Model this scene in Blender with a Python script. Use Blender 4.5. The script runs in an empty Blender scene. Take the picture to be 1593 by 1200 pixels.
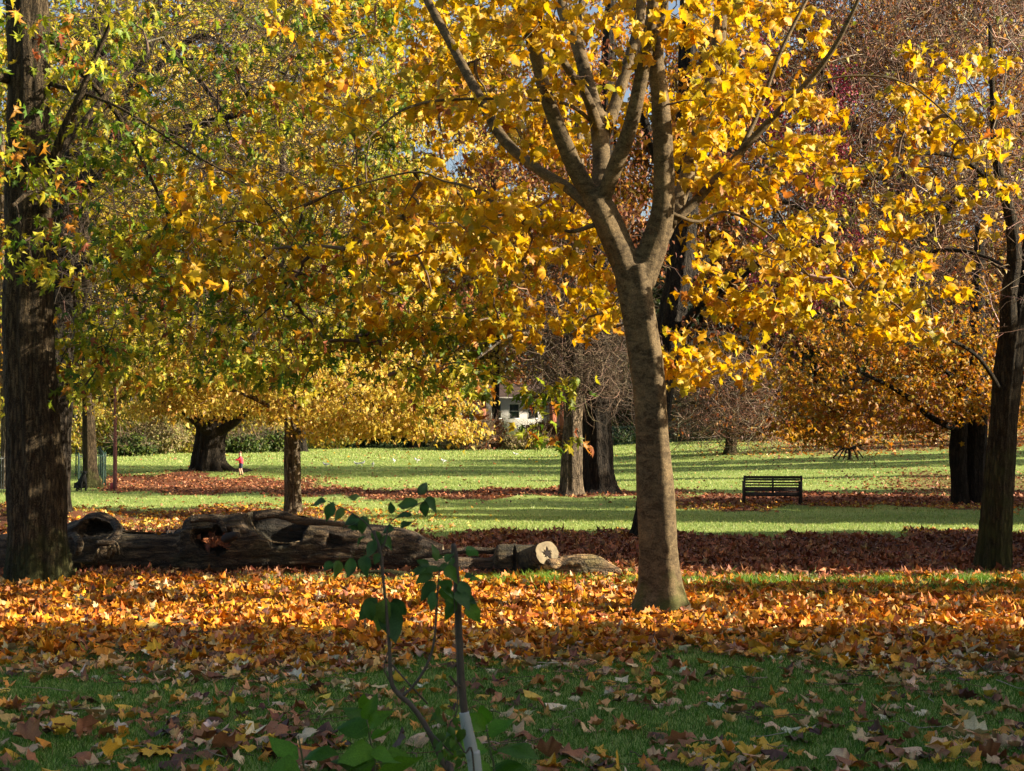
import bpy, math, random
import numpy as np
from mathutils import Vector, Matrix
random.seed(7); rng = np.random.default_rng(7)
sc = bpy.context.scene; col = sc.collection
R = math.radians

# ------------------------------------------------------------------ camera
W, H, F, HOR, CZ = 1593.0, 1200.0, 2213.0, 672.0, 2.0
PITCH = math.atan((HOR - H/2)/F)
cam = bpy.data.cameras.new('camera'); camo = bpy.data.objects.new('camera', cam); col.objects.link(camo)
cam.sensor_width = 36.0; cam.lens = 36.0*F/W; cam.clip_start = 0.05; cam.clip_end = 3000
camo.location = (0, 0, CZ); camo.rotation_euler = (math.pi/2 + PITCH, 0, 0)
cam.dof.use_dof = True; cam.dof.focus_distance = 19.0; cam.dof.aperture_fstop = 11.0
sc.camera = camo
# ------------------------------------------------------------------ sky, sun, exposure
SUN_EL = R(23); SUN_K = 0.10; SUN_AZ = math.atan2(1.0, -SUN_K)          # azimuth from +Y towards +X
sund = Vector((math.sin(SUN_AZ)*math.cos(SUN_EL), math.cos(SUN_AZ)*math.cos(SUN_EL), math.sin(SUN_EL)))
wd = bpy.data.worlds.new('World'); sc.world = wd; wd.use_nodes = True
nt = wd.node_tree; bg = nt.nodes['Background']; sk = nt.nodes.new('ShaderNodeTexSky')
sk.sky_type = 'NISHITA'; sk.sun_disc = False; sk.sun_elevation = SUN_EL; sk.sun_rotation = SUN_AZ
sk.air_density = 1.0; sk.dust_density = 3.0; sk.ozone_density = 0.4
nt.links.new(sk.outputs[0], bg.inputs[0]); bg.inputs[1].default_value = 0.066
sl = bpy.data.lights.new('sun', 'SUN'); slo = bpy.data.objects.new('sun', sl); col.objects.link(slo)
sl.energy = 5.0; sl.angle = R(0.5); sl.color = (1.0, 0.87, 0.66)
slo.rotation_euler = sund.to_track_quat('Z', 'Y').to_euler()
sc.view_settings.view_transform = 'Standard'; sc.view_settings.look = 'None'
sc.view_settings.exposure = 1.62; sc.view_settings.gamma = 1.0
sc.cycles.max_bounces = 6; sc.cycles.transparent_max_bounces = 4; sc.cycles.transmission_bounces = 4
sc.cycles.diffuse_bounces = 4

# ------------------------------------------------------------------ geometry of the place
def smooth(a, b, x):
    t = np.clip((np.asarray(x, float)-a)/(b-a), 0, 1); return t*t*(3-2*t)
def ground(x, y):
    x = np.asarray(x, float); y = np.asarray(y, float)
    z = 0.0135*np.clip(y-56, 0, 400)
    z = z + 0.043*np.clip(x-2, 0, 60)*smooth(38, 80, y)
    z = z + 0.02*np.sin(x*0.9+1.3)*np.sin(y*0.7) + 0.012*np.sin(x*2.3+y*1.7) + 0.008*np.sin(x*4.1-y*3.3)
    z = z + 0.22*np.exp(-(((x+13.6)/2.8)**2+((y-63)/4.0)**2))
    z = z + 0.30*np.exp(-(((x+10.1)/1.5)**2+((y-31.3)/1.6)**2))
    return z
def at(px, py, Y):
    X = (px-W/2)/F; Z = (H/2-py)/F
    c, s = math.cos(PITCH), math.sin(PITCH)
    dy = c - Z*s; dz = s + Z*c
    k = Y/dy
    return Vector((X*k, Y, CZ + dz*k))
def gat(px, py):                                       # the ground point seen at a pixel
    lo = 4.0
    for i in range(4000):
        p = at(px, py, lo)
        if p.z <= float(ground(p.x, p.y)): break
        lo *= 1.002
    return Vector((p.x, p.y, float(ground(p.x, p.y))))
def pxm(Y): return F/Y
def rows(y): return HOR + F*CZ/np.maximum(y, 1)        # helper for describing the lawn's strips by distance

# ------------------------------------------------------------------ object helpers
def link(o, parent=None):
    col.objects.link(o)
    if parent is not None: o.parent = parent
    return o
def tag(o, label=None, cat=None, group=None, kind=None):
    if label: o['label'] = label
    if cat: o['category'] = cat
    if group: o['group'] = group
    if kind: o['kind'] = kind
    return o
def empty(name, loc, label, cat, group=None, rz=0):
    o = bpy.data.objects.new(name, None); o.location = loc; o.rotation_euler = (0, 0, rz); o.empty_display_size = 0.2
    return tag(link(o), label, cat, group)
def mesh_np(name, V, Fq, mat, smoothf=False, colv=None):
    """V (n,3), Fq (m,k) faces of equal size or list of arrays"""
    me = bpy.data.meshes.new(name)
    Fl = Fq if isinstance(Fq, list) else [Fq]
    V = np.asarray(V, np.float32)
    me.vertices.add(len(V)); me.vertices.foreach_set('co', V.ravel())
    tot = sum(f.size for f in Fl); npoly = sum(len(f) for f in Fl)
    me.loops.add(tot); me.loops.foreach_set('vertex_index', np.concatenate([f.ravel() for f in Fl]).astype(np.int32))
    me.polygons.add(npoly)
    sizes = np.concatenate([np.full(len(f), f.shape[1]) for f in Fl]); st = np.concatenate([[0], np.cumsum(sizes)[:-1]])
    me.polygons.foreach_set('loop_start', st.astype(np.int32)); me.polygons.foreach_set('loop_total', sizes.astype(np.int32))
    if smoothf: me.polygons.foreach_set('use_smooth', np.ones(npoly, bool))
    me.update(calc_edges=True)
    if colv is not None:
        a = me.color_attributes.new('tint', 'FLOAT_COLOR', 'POINT')
        c = np.ones((len(V), 4), np.float32); c[:, :3] = colv; a.data.foreach_set('color', c.ravel())
    if mat: me.materials.append(mat)
    return me
def obj_np(name, V, Fq, mat, parent=None, smoothf=False, colv=None, origin=None):
    V = np.asarray(V, float)
    base = np.array(parent.location) if parent is not None else np.zeros(3)
    if parent is not None and abs(parent.rotation_euler[2]) > 1e-9: base = base*0
    elif parent is not None: V = V - base
    return link(bpy.data.objects.new(name, mesh_np(name, V, Fq, mat, smoothf, colv)), parent)

# ------------------------------------------------------------------ materials
def M_new(name):
    m = bpy.data.materials.new(name); m.use_nodes = True; t = m.node_tree; t.nodes.clear()
    return m, t, (lambda k, **kw: mk(t, k, **kw))
def mk(t, k, **kw):
    n = t.nodes.new('ShaderNode'+k)
    for a, b in kw.items():
        if a in ('ins',):
            for i, v in b.items(): n.inputs[i].default_value = v
        else: setattr(n, a, b)
    return n
def ramp(n, stops):
    cr = n.color_ramp
    while len(cr.elements) < len(stops): cr.elements.new(0.5)
    for e, (p, c) in zip(cr.elements, stops): e.position = p; e.color = (*c, 1) if len(c) == 3 else c
def mat_plain(name, c, rough=0.7, metal=0.0, var=0.25, scale=8.0):
    m, t, n = M_new(name)
    b = n('BsdfPrincipled'); o = n('OutputMaterial'); tc = n('TexCoord'); no = n('TexNoise', ins={'Scale': scale, 'Detail': 6.0})
    r = n('ValToRGB'); ramp(r, [(0.3, tuple(x*(1-var) for x in c)), (0.7, tuple(min(1, x*(1+var)) for x in c))])
    L = t.links.new; L(tc.outputs['Object'], no.inputs[0]); L(no.outputs[0], r.inputs[0]); L(r.outputs[0], b.inputs['Base Color'])
    b.inputs['Roughness'].default_value = rough; b.inputs['Metallic'].default_value = metal
    bp = n('Bump', ins={'Strength': 0.25, 'Distance': 0.01}); L(no.outputs[0], bp.inputs['Height']); L(bp.outputs[0], b.inputs['Normal'])
    L(b.outputs[0], o.inputs[0]); return m
def mat_leaf(name, trans=0.45, rough=0.5, boost=1.0):
    m, t, n = M_new(name); L = t.links.new
    at_ = n('Attribute', attribute_name='tint'); tc = n('TexCoord'); no = n('TexNoise', ins={'Scale': 25.0, 'Detail': 3.0})
    L(tc.outputs['Object'], no.inputs[0])
    mr = n('MapRange', ins={'From Min': 0.3, 'From Max': 0.7, 'To Min': 0.72, 'To Max': 1.2}); L(no.outputs[0], mr.inputs[0])
    mul = n('VectorMath', operation='SCALE'); L(at_.outputs['Color'], mul.inputs[0]); L(mr.outputs[0], mul.inputs['Scale'])
    b = n('BsdfPrincipled'); b.inputs['Roughness'].default_value = rough; b.inputs['Specular IOR Level'].default_value = 0.35
    tr = n('BsdfTranslucent'); ga = n('Gamma', ins={'Gamma': 1.15}); mx = n('MixShader', ins={0: trans}); o = n('OutputMaterial')
    L(mul.outputs[0], b.inputs['Base Color']); L(mul.outputs[0], ga.inputs[0]); L(ga.outputs[0], tr.inputs[0])
    L(b.outputs[0], mx.inputs[1]); L(tr.outputs[0], mx.inputs[2]); L(mx.outputs[0], o.inputs[0]); return m
def mat_bark(name, c1, c2, moss=None, vs=7.0, hs=1.0, depth=0.02, fine=30.0, horiz=False):
    """bark: stretched ridges in object space; moss greens low on the trunk"""
    m, t, n = M_new(name); L = t.links.new
    tc = n('TexCoord'); mp = n('Mapping'); mp.inputs['Scale'].default_value = (1, 1, 0.16 if not horiz else 1.7); L(tc.outputs['Object'], mp.inputs[0])
    n1 = n('TexNoise', ins={'Scale': vs, 'Detail': 8.0, 'Roughness': 0.65, 'Distortion': 0.6}); L(mp.outputs[0], n1.inputs[0])
    n2 = n('TexNoise', ins={'Scale': 2.2, 'Detail': 4.0}); L(tc.outputs['Object'], n2.inputs[0])
    n3 = n('TexNoise', ins={'Scale': fine, 'Detail': 5.0}); L(tc.outputs['Object'], n3.inputs[0])
    r = n('ValToRGB'); ramp(r, [(0.36, c1), (0.62, c2)]); L(n1.outputs[0], r.inputs[0])
    vo = n('TexVoronoi', feature='DISTANCE_TO_EDGE', ins={'Scale': vs*1.3, 'Randomness': 1.0}); wv = n('VectorMath', operation='MULTIPLY_ADD'); L(n3.outputs['Color'], wv.inputs[0]); wv.inputs[1].default_value = (0.05, 0.05, 0.05); L(mp.outputs[0], wv.inputs[2]); L(wv.outputs[0], vo.inputs[0])
    cr_ = n('MapRange', ins={'From Min': 0.0, 'From Max': 0.16}); L(vo.outputs[0], cr_.inputs[0])
    # pale lichen blotches
    r2 = n('ValToRGB'); ramp(r2, [(0.52, (0, 0, 0)), (0.68, (1, 1, 1))]); L(n2.outputs[0], r2.inputs[0])
    mx = n('MixRGB', blend_type='MIX'); mu = n('Math', operation='MULTIPLY', ins={1: 0.6 if horiz else 0.4}); L(r2.outputs[0], mu.inputs[0])
    L(mu.outputs[0], mx.inputs[0]); L(r.outputs[0], mx.inputs[1]); mx.inputs[2].default_value = (c2[0]*1.5, c2[1]*1.45, c2[2]*1.35, 1)
    out = mx.outputs[0]
    fm = n('MapRange', ins={'From Min': 0.3, 'From Max': 0.7, 'To Min': 0.6, 'To Max': 1.35}); L(n3.outputs[0], fm.inputs[0]); fs = n('VectorMath', operation='SCALE'); L(out, fs.inputs[0]); L(fm.outputs[0], fs.inputs['Scale']); out = fs.outputs[0]
    if not horiz:
        cm = n('MapRange', ins={'To Min': 0.45, 'To Max': 1.1}); L(cr_.outputs[0], cm.inputs[0]); f2 = n('VectorMath', operation='SCALE'); L(out, f2.inputs[0]); L(cm.outputs[0], f2.inputs['Scale']); out = f2.outputs[0]
    if moss:
        n4 = n('TexNoise', ins={'Scale': 3.5, 'Detail': 6.0}); L(tc.outputs['Object'], n4.inputs[0])
        sx = n('SeparateXYZ'); L(tc.outputs['Object'], sx.inputs[0])
        mr = n('MapRange', ins={'From Min': 0.0, 'From Max': moss[1], 'To Min': 0.30, 'To Max': -0.25}); L(sx.outputs[2], mr.inputs[0])
        ad = n('Math', operation='ADD'); L(n4.outputs[0], ad.inputs[0]); L(mr.outputs[0], ad.inputs[1])
        r4 = n('ValToRGB'); ramp(r4, [(0.48, (0, 0, 0)), (0.75, (1, 1, 1))]); L(ad.outputs[0], r4.inputs[0])
        m4 = n('MixRGB'); mu4 = n('Math', operation='MULTIPLY', ins={1: 0.75}); L(r4.outputs[0], mu4.inputs[0]); L(mu4.outputs[0], m4.inputs[0])
        L(out, m4.inputs[1]); m4.inputs[2].default_value = (*moss[0], 1); out = m4.outputs[0]
    b = n('BsdfPrincipled'); b.inputs['Roughness'].default_value = 0.85; b.inputs['Specular IOR Level'].default_value = 0.2
    L(out, b.inputs['Base Color'])
    h0 = n('Math', operation='MULTIPLY_ADD', ins={1: 0.45}); L(n3.outputs[0], h0.inputs[0]); L(n1.outputs[0], h0.inputs[2])
    h = n('Math', operation='MULTIPLY_ADD', ins={1: 0.0 if horiz else 0.5}); L(cr_.outputs[0], h.inputs[0]); L(h0.outputs[0], h.inputs[2])
    bp = n('Bump', ins={'Strength': 1.0, 'Distance': depth}); L(h.outputs[0], bp.inputs['Height']); L(bp.outputs[0], b.inputs['Normal'])
    o = n('OutputMaterial'); L(b.outputs[0], o.inputs[0]); return m

MAT = {}
MAT['leaf'] = mat_leaf('tree_leaf', 0.5)
MAT['litter'] = mat_leaf('fallen_leaf', 0.15, 0.6)
MAT['grass_blade'] = mat_leaf('grass_blade', 0.35, 0.5)
MAT['maple_bark'] = mat_bark('smooth_maple_bark', (0.042, 0.028, 0.013), (0.13, 0.093, 0.048), ((0.06, 0.07, 0.015), 0.6), vs=10.0, depth=0.010, fine=60.0, horiz=True)
MAT['rough_bark'] = mat_bark('ridged_brown_bark', (0.034, 0.024, 0.012), (0.098, 0.070, 0.038), ((0.045, 0.055, 0.012), 1.2), vs=17.0, depth=0.06, fine=60.0)
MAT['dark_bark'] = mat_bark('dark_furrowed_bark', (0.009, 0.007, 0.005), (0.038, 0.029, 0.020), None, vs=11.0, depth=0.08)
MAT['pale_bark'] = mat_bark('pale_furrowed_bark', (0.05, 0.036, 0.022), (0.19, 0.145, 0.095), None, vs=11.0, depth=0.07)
MAT['right_bark'] = mat_bark('mossy_grey_bark', (0.018, 0.013, 0.007), (0.070, 0.052, 0.029), ((0.05, 0.055, 0.015), 3.0), vs=18.0, depth=0.06, fine=60.0)
MAT['twig_dark'] = mat_plain('dark_twig', (0.06, 0.042, 0.03), 0.8)
MAT['twig_brown'] = mat_plain('brown_twig', (0.20, 0.135, 0.10), 0.8, var=0.4, scale=2.0)
MAT['twig_pale'] = mat_plain('pale_twig', (0.34, 0.25, 0.20), 0.8, var=0.45, scale=1.0)
MAT['twig'] = mat_leaf('twig_bark', 0.0, 0.8)
MAT['iron'] = mat_plain('dark_green_iron', (0.012, 0.045, 0.035), 0.5)
MAT['grey_iron'] = mat_plain('grey_iron', (0.10, 0.11, 0.11), 0.5)
MAT['bench'] = mat_plain('dark_bench_wood', (0.02, 0.013, 0.012), 0.6, var=0.5)
MAT['bench2'] = mat_plain('worn_bench_slat', (0.045, 0.03, 0.025), 0.6, var=0.5)

# ground: grass and earth under the litter, the share of litter stored per vertex
def litter(x, y):
    """how much of the ground is covered by fallen leaves, 0..1"""
    r = rows(y); px = W/2 + F*x/np.maximum(y, 1)
    r = r+0.03*(r-HOR)*(np.sin(x*0.8+0.5)+0.7*np.sin(x*2.1+y*0.3)+0.4*np.sin(x*5.3-y))
    d = 0.95*smooth(1075, 995, r)*smooth(885, 912, r)                       # near carpet
    d = np.maximum(d, 0.16*smooth(1000, 1080, r))
    d = d*(1-0.55*smooth(600, 800, px)*smooth(925, 905, r)*(r > 880))
    band = smooth(903, 885, r)*smooth(828, 838, r)
    d = np.maximum(d, band*(0.35+0.65*smooth(-12, -8, x)))
    d = np.maximum(d, 0.8*smooth(845, 822, r)*smooth(784, 798, r)*smooth(0, -6, x))
    d = np.maximum(d, 0.025*smooth(790, 780, r))
    d = np.maximum(d, 0.93*smooth(742, 748, r)*smooth(770, 763, r)*smooth(140, 175, px)*smooth(560, 440, px))
    d = np.maximum(d, 0.93*smooth(758, 763, r)*smooth(777, 772, r)*smooth(380, 460, px)*smooth(1150, 1000, px))
    d = np.maximum(d, 0.95*smooth(766, 771, r)*smooth(795, 786, r)*smooth(980, 1100, px))
    d = np.maximum(d, 0.55*smooth(742, 752, r)*smooth(800, 770, r)*smooth(1200, 1450, px))
    far = smooth(62, 80, y)*smooth(6, 16, x-0.12*(y-60))
    d = np.maximum(d, 0.65*far)
    return d
def grid_axis(segs):
    out = [segs[0][0]]
    for a, b, n in segs: out += list(np.linspace(a, b, n+1)[1:])
    return np.array(out)
ys = np.concatenate([np.linspace(-60, 5, 14), np.geomspace(6, 140, 320)[0:], np.linspace(150, 700, 24)])
xs = grid_axis([(-400, -60, 20), (-60, -16, 44), (-16, 16, 128), (16, 60, 44), (60, 400, 20)])
X, Y = np.meshgrid(xs, ys); V = np.stack([X.ravel(), Y.ravel(), ground(X, Y).ravel()], 1)
nx, ny = len(xs), len(ys); ii = np.arange(nx*ny).reshape(ny, nx)
Fg = np.stack([ii[:-1, :-1].ravel(), ii[:-1, 1:].ravel(), ii[1:, 1:].ravel(), ii[1:, :-1].ravel()], 1)
def mat_ground():
    m, t, n = M_new('park_ground'); L = t.links.new
    tc = n('TexCoord'); a = n('Attribute', attribute_name='tint'); sx = n('SeparateColor'); L(a.outputs['Color'], sx.inputs[0])
    n1 = n('TexNoise', ins={'Scale': 0.35, 'Detail': 5.0}); n2 = n('TexNoise', ins={'Scale': 9.0, 'Detail': 8.0, 'Roughness': 0.7}); n3 = n('TexNoise', ins={'Scale': 55.0, 'Detail': 4.0})
    for q in (n1, n2, n3): L(tc.outputs['Object'], q.inputs[0])
    g = n('ValToRGB'); ramp(g, [(0.30, (0.12, 0.18, 0.045)), (0.50, (0.225, 0.30, 0.075)), (0.72, (0.35, 0.39, 0.13))])
    mm = n('Math', operation='MULTIPLY_ADD', ins={1: 0.5, 2: 0.0}); L(n1.outputs[0], mm.inputs[0])
    m2 = n('Math', operation='MULTIPLY_ADD', ins={1: 0.5}); L(n2.outputs[0], m2.inputs[0]); L(mm.outputs[0], m2.inputs[2]); L(m2.outputs[0], g.inputs[0])
    l = n('ValToRGB'); ramp(l, [(0.32, (0.045, 0.018, 0.012)), (0.5, (0.13, 0.05, 0.03)), (0.68, (0.28, 0.12, 0.05))]); L(n3.outputs[0], l.inputs[0])
    # litter mask = attribute + noise, sharpened
    ad = n('Math', operation='ADD'); L(sx.outputs[0], ad.inputs[0]); L(n2.outputs[0], ad.inputs[1])
    mr = n('MapRange', ins={'From Min': 0.92, 'From Max': 1.12}); L(ad.outputs[0], mr.inputs[0])
    mx = n('MixRGB'); L(mr.outputs[0], mx.inputs[0]); L(g.outputs[0], mx.inputs[1]); L(l.outputs[0], mx.inputs[2])
    b = n('BsdfPrincipled'); b.inputs['Roughness'].default_value = 0.95; b.inputs['Specular IOR Level'].default_value = 0.1
    L(mx.outputs[0], b.inputs['Base Color'])
    bp = n('Bump', ins={'Strength': 0.6, 'Distance': 0.02}); h = n('Math', operation='ADD'); L(n2.outputs[0], h.inputs[0]); L(n3.outputs[0], h.inputs[1])
    L(h.outputs[0], bp.inputs['Height']); L(bp.outputs[0], b.inputs['Normal'])
    o = n('OutputMaterial'); L(b.outputs[0], o.inputs[0]); return m
lc = litter(V[:, 0], V[:, 1]); gcol = np.stack([lc, lc, lc], 1)
g = obj_np('lawn', V, Fg, mat_ground(), smoothf=True, colv=gcol); tag(g, kind='structure')

# ------------------------------------------------------------------ batches: leaves, tubes, twigs
def nrm(a): return a/np.maximum(np.linalg.norm(a, axis=-1, keepdims=True), 1e-9)
def leaf_template(kind, var=0):
    r = np.random.default_rng(100+var)
    if kind == 'maple':
        half = [(0.12, -0.03), (0.38, -0.10), (0.35, 0.10), (0.60, 0.32), (0.46, 0.40), (0.32, 0.46), (0.34, 0.68), (0.16, 0.76), (0.0, 1.0)]
        c = (0, 0.3)
    elif kind == 'cut':      # deeply cut leaf
        half = [(0.06, 0.0), (0.34, 0.02), (0.14, 0.2), (0.5, 0.5), (0.30, 0.46), (0.12, 0.42), (0.22, 0.74), (0.09, 0.72), (0.0, 1.05)]
        c = (0, 0.25)
    elif kind == 'star':     # cheap five pointed leaf
        half = [(0.32, -0.05), (0.22, 0.14), (0.52, 0.38), (0.2, 0.46), (0.0, 1.0)]
        c = (0, 0.25)
    elif kind == 'ovate':
        half = [(0.16, 0.08), (0.29, 0.28), (0.27, 0.52), (0.14, 0.8), (0.0, 1.05)]
        c = (0, 0.45)
    elif kind == 'oval':     # four triangle leaf of lime and beech
        half = [(0.33, 0.35), (0.0, 1.0)]; c = (0, 0.4)
    pts = [(0.0, 0.0)] + half + [(-x, y) for x, y in reversed(half[:-1])]
    P = np.array([c]+pts, float)
    P[1:] += r.normal(0, 0.02, P[1:].shape)
    x, y = P[:, 0], P[:, 1]
    fold = [0.35, -0.1, 0.7, 0.15, -0.45, 0.5, 0.05, 0.9][var % 8]; curl = [0.35, 0.8, -0.15, 0.5, 0.3, 1.0, -0.4, 0.6][var % 8]
    z = fold*np.abs(x) - curl*(y-0.3)**2 + 0.15*np.sin(7*x+3*y+var*1.7) 
    V = np.stack([x, y-0.0, z], 1); n = len(pts)
    Fc = [(0, i+1, (i+1) % n+1) for i in range(n)]
    if kind in ('maple', 'cut', 'ovate'):      # leaf stalk
        k = len(V); V = np.vstack([V, [[-0.012, 0.02, 0], [0.012, 0.02, 0], [0.05, -0.55, 0.22]]]); Fc.append((k, k+1, k+2))
    return V, np.array(Fc)
def frames(tip, up):
    y = nrm(tip); z = nrm(up - (up*y).sum(-1, keepdims=True)*y); x = np.cross(y, z)
    return np.stack([x, y, z], -1)                # columns
def leaf_tint(c, nv):
    """paler along the middle, margins varied, some leaves with browned edges"""
    n = len(c); C = np.repeat(c[:, None], nv, 1)*rng.uniform(0.82, 1.06, (n, nv, 1)); C[:, 0] *= 1.15
    br = (rng.random(n) < 0.22)[:, None] & (rng.random((n, nv)) < 0.4); br[:, 0] = False
    C[br] = C[br]*np.array([0.62, 0.40, 0.5]); return C.reshape(-1, 3)
def batch(kind, pos, Rm, size, colr):
    Vs, Fs, Cs = [], [], []; off = 0
    var = rng.integers(0, 8, len(pos))
    for k in range(8):
        T, Fc = leaf_template(kind, k); s = np.where(var == k)[0]
        if not len(s): continue
        v = np.einsum('nij,vj->nvi', Rm[s], T)*size[s][:, None, None] + pos[s][:, None]
        f = Fc[None] + (np.arange(len(s))*len(T))[:, None, None] + off
        Vs.append(v.reshape(-1, 3)); Fs.append(f.reshape(-1, 3)); Cs.append(leaf_tint(colr[s], len(T))); off += v.shape[0]*v.shape[1]
    return np.concatenate(Vs), np.concatenate(Fs), np.concatenate(Cs)
def tubes(P, Rd, sides=4, close=False):
    """P (N,K,3) paths, Rd (N,K) radii -> verts, quads"""
    N, K, _ = P.shape
    T = np.gradient(P, axis=1); T = nrm(T)
    ref = np.where(np.abs(T[:, :, 2:3]) < 0.9, np.array([0, 0, 1.0]), np.array([1.0, 0, 0]))
    # keep one reference per path
    ref = np.repeat(np.where(np.abs(nrm(P[:, -1]-P[:, 0])[:, None, 2:3]) < 0.85, np.array([0, 0, 1.0]), np.array([1.0, 0.2, 0])), K, 1)
    A = nrm(np.cross(T, ref)); B = np.cross(T, A)
    th = np.arange(sides)*2*math.pi/sides
    V = P[:, :, None] + Rd[:, :, None, None]*(A[:, :, None]*np.cos(th)[:, None] + B[:, :, None]*np.sin(th)[:, None])
    idx = np.arange(N*K*sides).reshape(N, K, sides); nx = np.roll(idx, -1, 2)
    Q = np.stack([idx[:, :-1], nx[:, :-1], nx[:, 1:], idx[:, 1:]], -1).reshape(-1, 4)
    return V.reshape(-1, 3), Q
def resample(pts, n):
    """Catmull-Rom through pts (with extra columns such as radius)"""
    P = np.array(pts, float); P = np.vstack([2*P[0]-P[1], P, 2*P[-1]-P[-2]]); m = len(P)-3
    out = []
    for u in np.linspace(0, m-1e-9, n):
        i = int(u); t = u-i; a, b, c, d = P[i:i+4]
        out.append(0.5*((2*b)+(c-a)*t+(2*a-5*b+4*c-d)*t*t+(3*b-a-3*c+d)*t**3))
    return np.array(out)
def bark_tube(pts, n=60, sides=28, ridges=7, ridge=0.05, flare=0.0, flareh=0.5, rough=0.02, seed=0, cap=True):
    """a trunk or limb: pts = (x,y,z,r); root flare with buttress ridges at the low end"""
    r_ = np.random.default_rng(seed); S = resample(pts, n); C = S[:, :3]; Rr = S[:, 3]
    T = nrm(np.gradient(C, axis=0)); ref = np.array([0, 1.0, 0]) if abs(nrm(C[-1]-C[0])[1]) < 0.8 else np.array([0, 0, 1.0])
    A = nrm(np.cross(T, ref)); B = np.cross(T, A); th = np.arange(sides)*2*math.pi/sides
    d = np.concatenate([[0], np.cumsum(np.linalg.norm(np.diff(C, axis=0), axis=1))])
    ph = r_.uniform(0, 6.28, 6); fac = np.ones((n, sides))
    for k, (fr, am) in enumerate([(ridges, ridge), (ridges*2+1, ridge*0.5), (3, ridge*0.8)]):
        fac += am*np.sin(fr*th[None]+ph[k]+0.35*np.sin(d[:, None]*0.9+ph[k]))
    fac += rough*r_.normal(0, 1, (n, sides)) + 0.03*np.sin(d*3.1+ph[4])[:, None] + 0.02*np.sin(d[:, None]*5+2*th[None])
    if flare:
        e = np.exp(-d/flareh)[:, None]; fac += flare*e*(0.55+0.6*np.maximum(0, np.sin(ridges*th[None]*0.75+ph[5]))+0.25*np.sin(2*th[None]+ph[3]))
    V = C[:, None] + (Rr[:, None]*fac)[..., None]*(A[:, None]*np.cos(th)[None, :, None]+B[:, None]*np.sin(th)[None, :, None])
    idx = np.arange(n*sides).reshape(n, sides); nx = np.roll(idx, -1, 1)
    Q = np.stack([idx[:-1], nx[:-1], nx[1:], idx[1:]], -1).reshape(-1, 4)
    V = V.reshape(-1, 3); Fs = [Q]
    if cap:
        V = np.vstack([V, C[-1:]]); t = np.stack([idx[-1], nx[-1], np.full(sides, len(V)-1)], 1); Fs.append(t)
    return V, Fs
def merge(parts):
    Vs, Fs, off = [], {}, 0
    for V, Fl in parts:
        Fl = Fl if isinstance(Fl, list) else [Fl]
        for f in Fl: Fs.setdefault(f.shape[1], []).append(f+off)
        Vs.append(V); off += len(V)
    return np.concatenate(Vs), [np.concatenate(v) for v in Fs.values()]
def rpx(path, Y0):
    """traced limb: (px, py, Y, width_px) -> (x,y,z,r)"""
    out = []
    for px, py, Yd, w in path:
        p = at(px, py, Yd); out.append((p.x, p.y, p.z, w/2/pxm(Yd)))
    return out

def grow(skel, targets, K=6, r_tip=0.004, expo=0.5, sag=0.12, wig=0.06, maxr=0.05):
    """branches from a skeleton (n,3) to every target, nearest first, each new branch offering its own points"""
    T = np.array(targets, float); sk_ = np.array(skel, float)[:, :3]
    D = np.min(np.linalg.norm(T[:, None]-sk_[None], axis=2), axis=1); T = T[np.argsort(D)]
    N = len(T); nodes = np.zeros((len(sk_)+N*(K-1), 3)); nodes[:len(sk_)] = sk_; own = np.full(len(nodes), -1); m = len(sk_)
    P = np.zeros((N, K, 3)); par = np.full(N, -1); u = np.linspace(0, 1, K)[:, None]
    for i, t in enumerate(T):
        dd = t-nodes[:m]; dist = np.linalg.norm(dd, axis=1)
        cost = dist + 0.5*np.maximum(0, -dd[:, 2])*0.3
        j = int(np.argmin(cost)); p0 = nodes[j]; L = dist[j]
        mid = (p0+t)/2 + np.array([0, 0, sag*L]) + rng.normal(0, wig, 3)*L
        Q = (1-u)**2*p0 + 2*u*(1-u)*mid + u**2*t
        Q[1:-1] += rng.normal(0, 0.025*L+0.004, (K-2, 3))
        P[i] = Q; par[i] = own[j]; nodes[m:m+K-1] = Q[1:]; own[m:m+K-1] = i; m += K-1
    cnt = np.ones(N)
    for i in range(N-1, -1, -1):
        if par[i] >= 0: cnt[par[i]] += cnt[i]
    rs = np.minimum(r_tip*cnt**expo*1.25, maxr); rt = np.full(N, r_tip*0.5)
    Rd = rs[:, None]*(1-u[:, 0])[None] + rt[:, None]*u[:, 0][None]
    return P, Rd

def pxtargets(rects):
    out = []
    for x0, x1, y0, y1, Y0, Y1, n in rects:
        for _ in range(n):
            p = at(random.uniform(x0, x1), random.uniform(y0, y1), random.uniform(Y0, Y1)); out.append(tuple(p))
    return out
def pick(palette, n, jit=0.12):
    """palette: [(weight, (r,g,b))]"""
    w = np.array([a for a, _ in palette], float); w /= w.sum(); C = np.array([c for _, c in palette])
    c = C[rng.choice(len(C), n, p=w)]
    return np.clip(c*(1+rng.normal(0, jit, (n, 1)))*(1+rng.normal(0, jit*0.4, (n, 3))), 0.003, 0.9)
def leaf_orient(n, droop=(0.1, 1.1), roll=0.5, sunb=0.5):
    az = rng.uniform(0, 2*math.pi, n); d = rng.uniform(droop[0], droop[1], n)
    tip = np.stack([np.cos(az)*np.cos(d), np.sin(az)*np.cos(d), -np.sin(d)], 1)
    up = np.array([0, 0, 1.0])+sunb*np.array(sund)+np.array([0, -0.35, 0]) + rng.normal(0, roll, (n, 3))
    return frames(tip, up)
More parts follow.
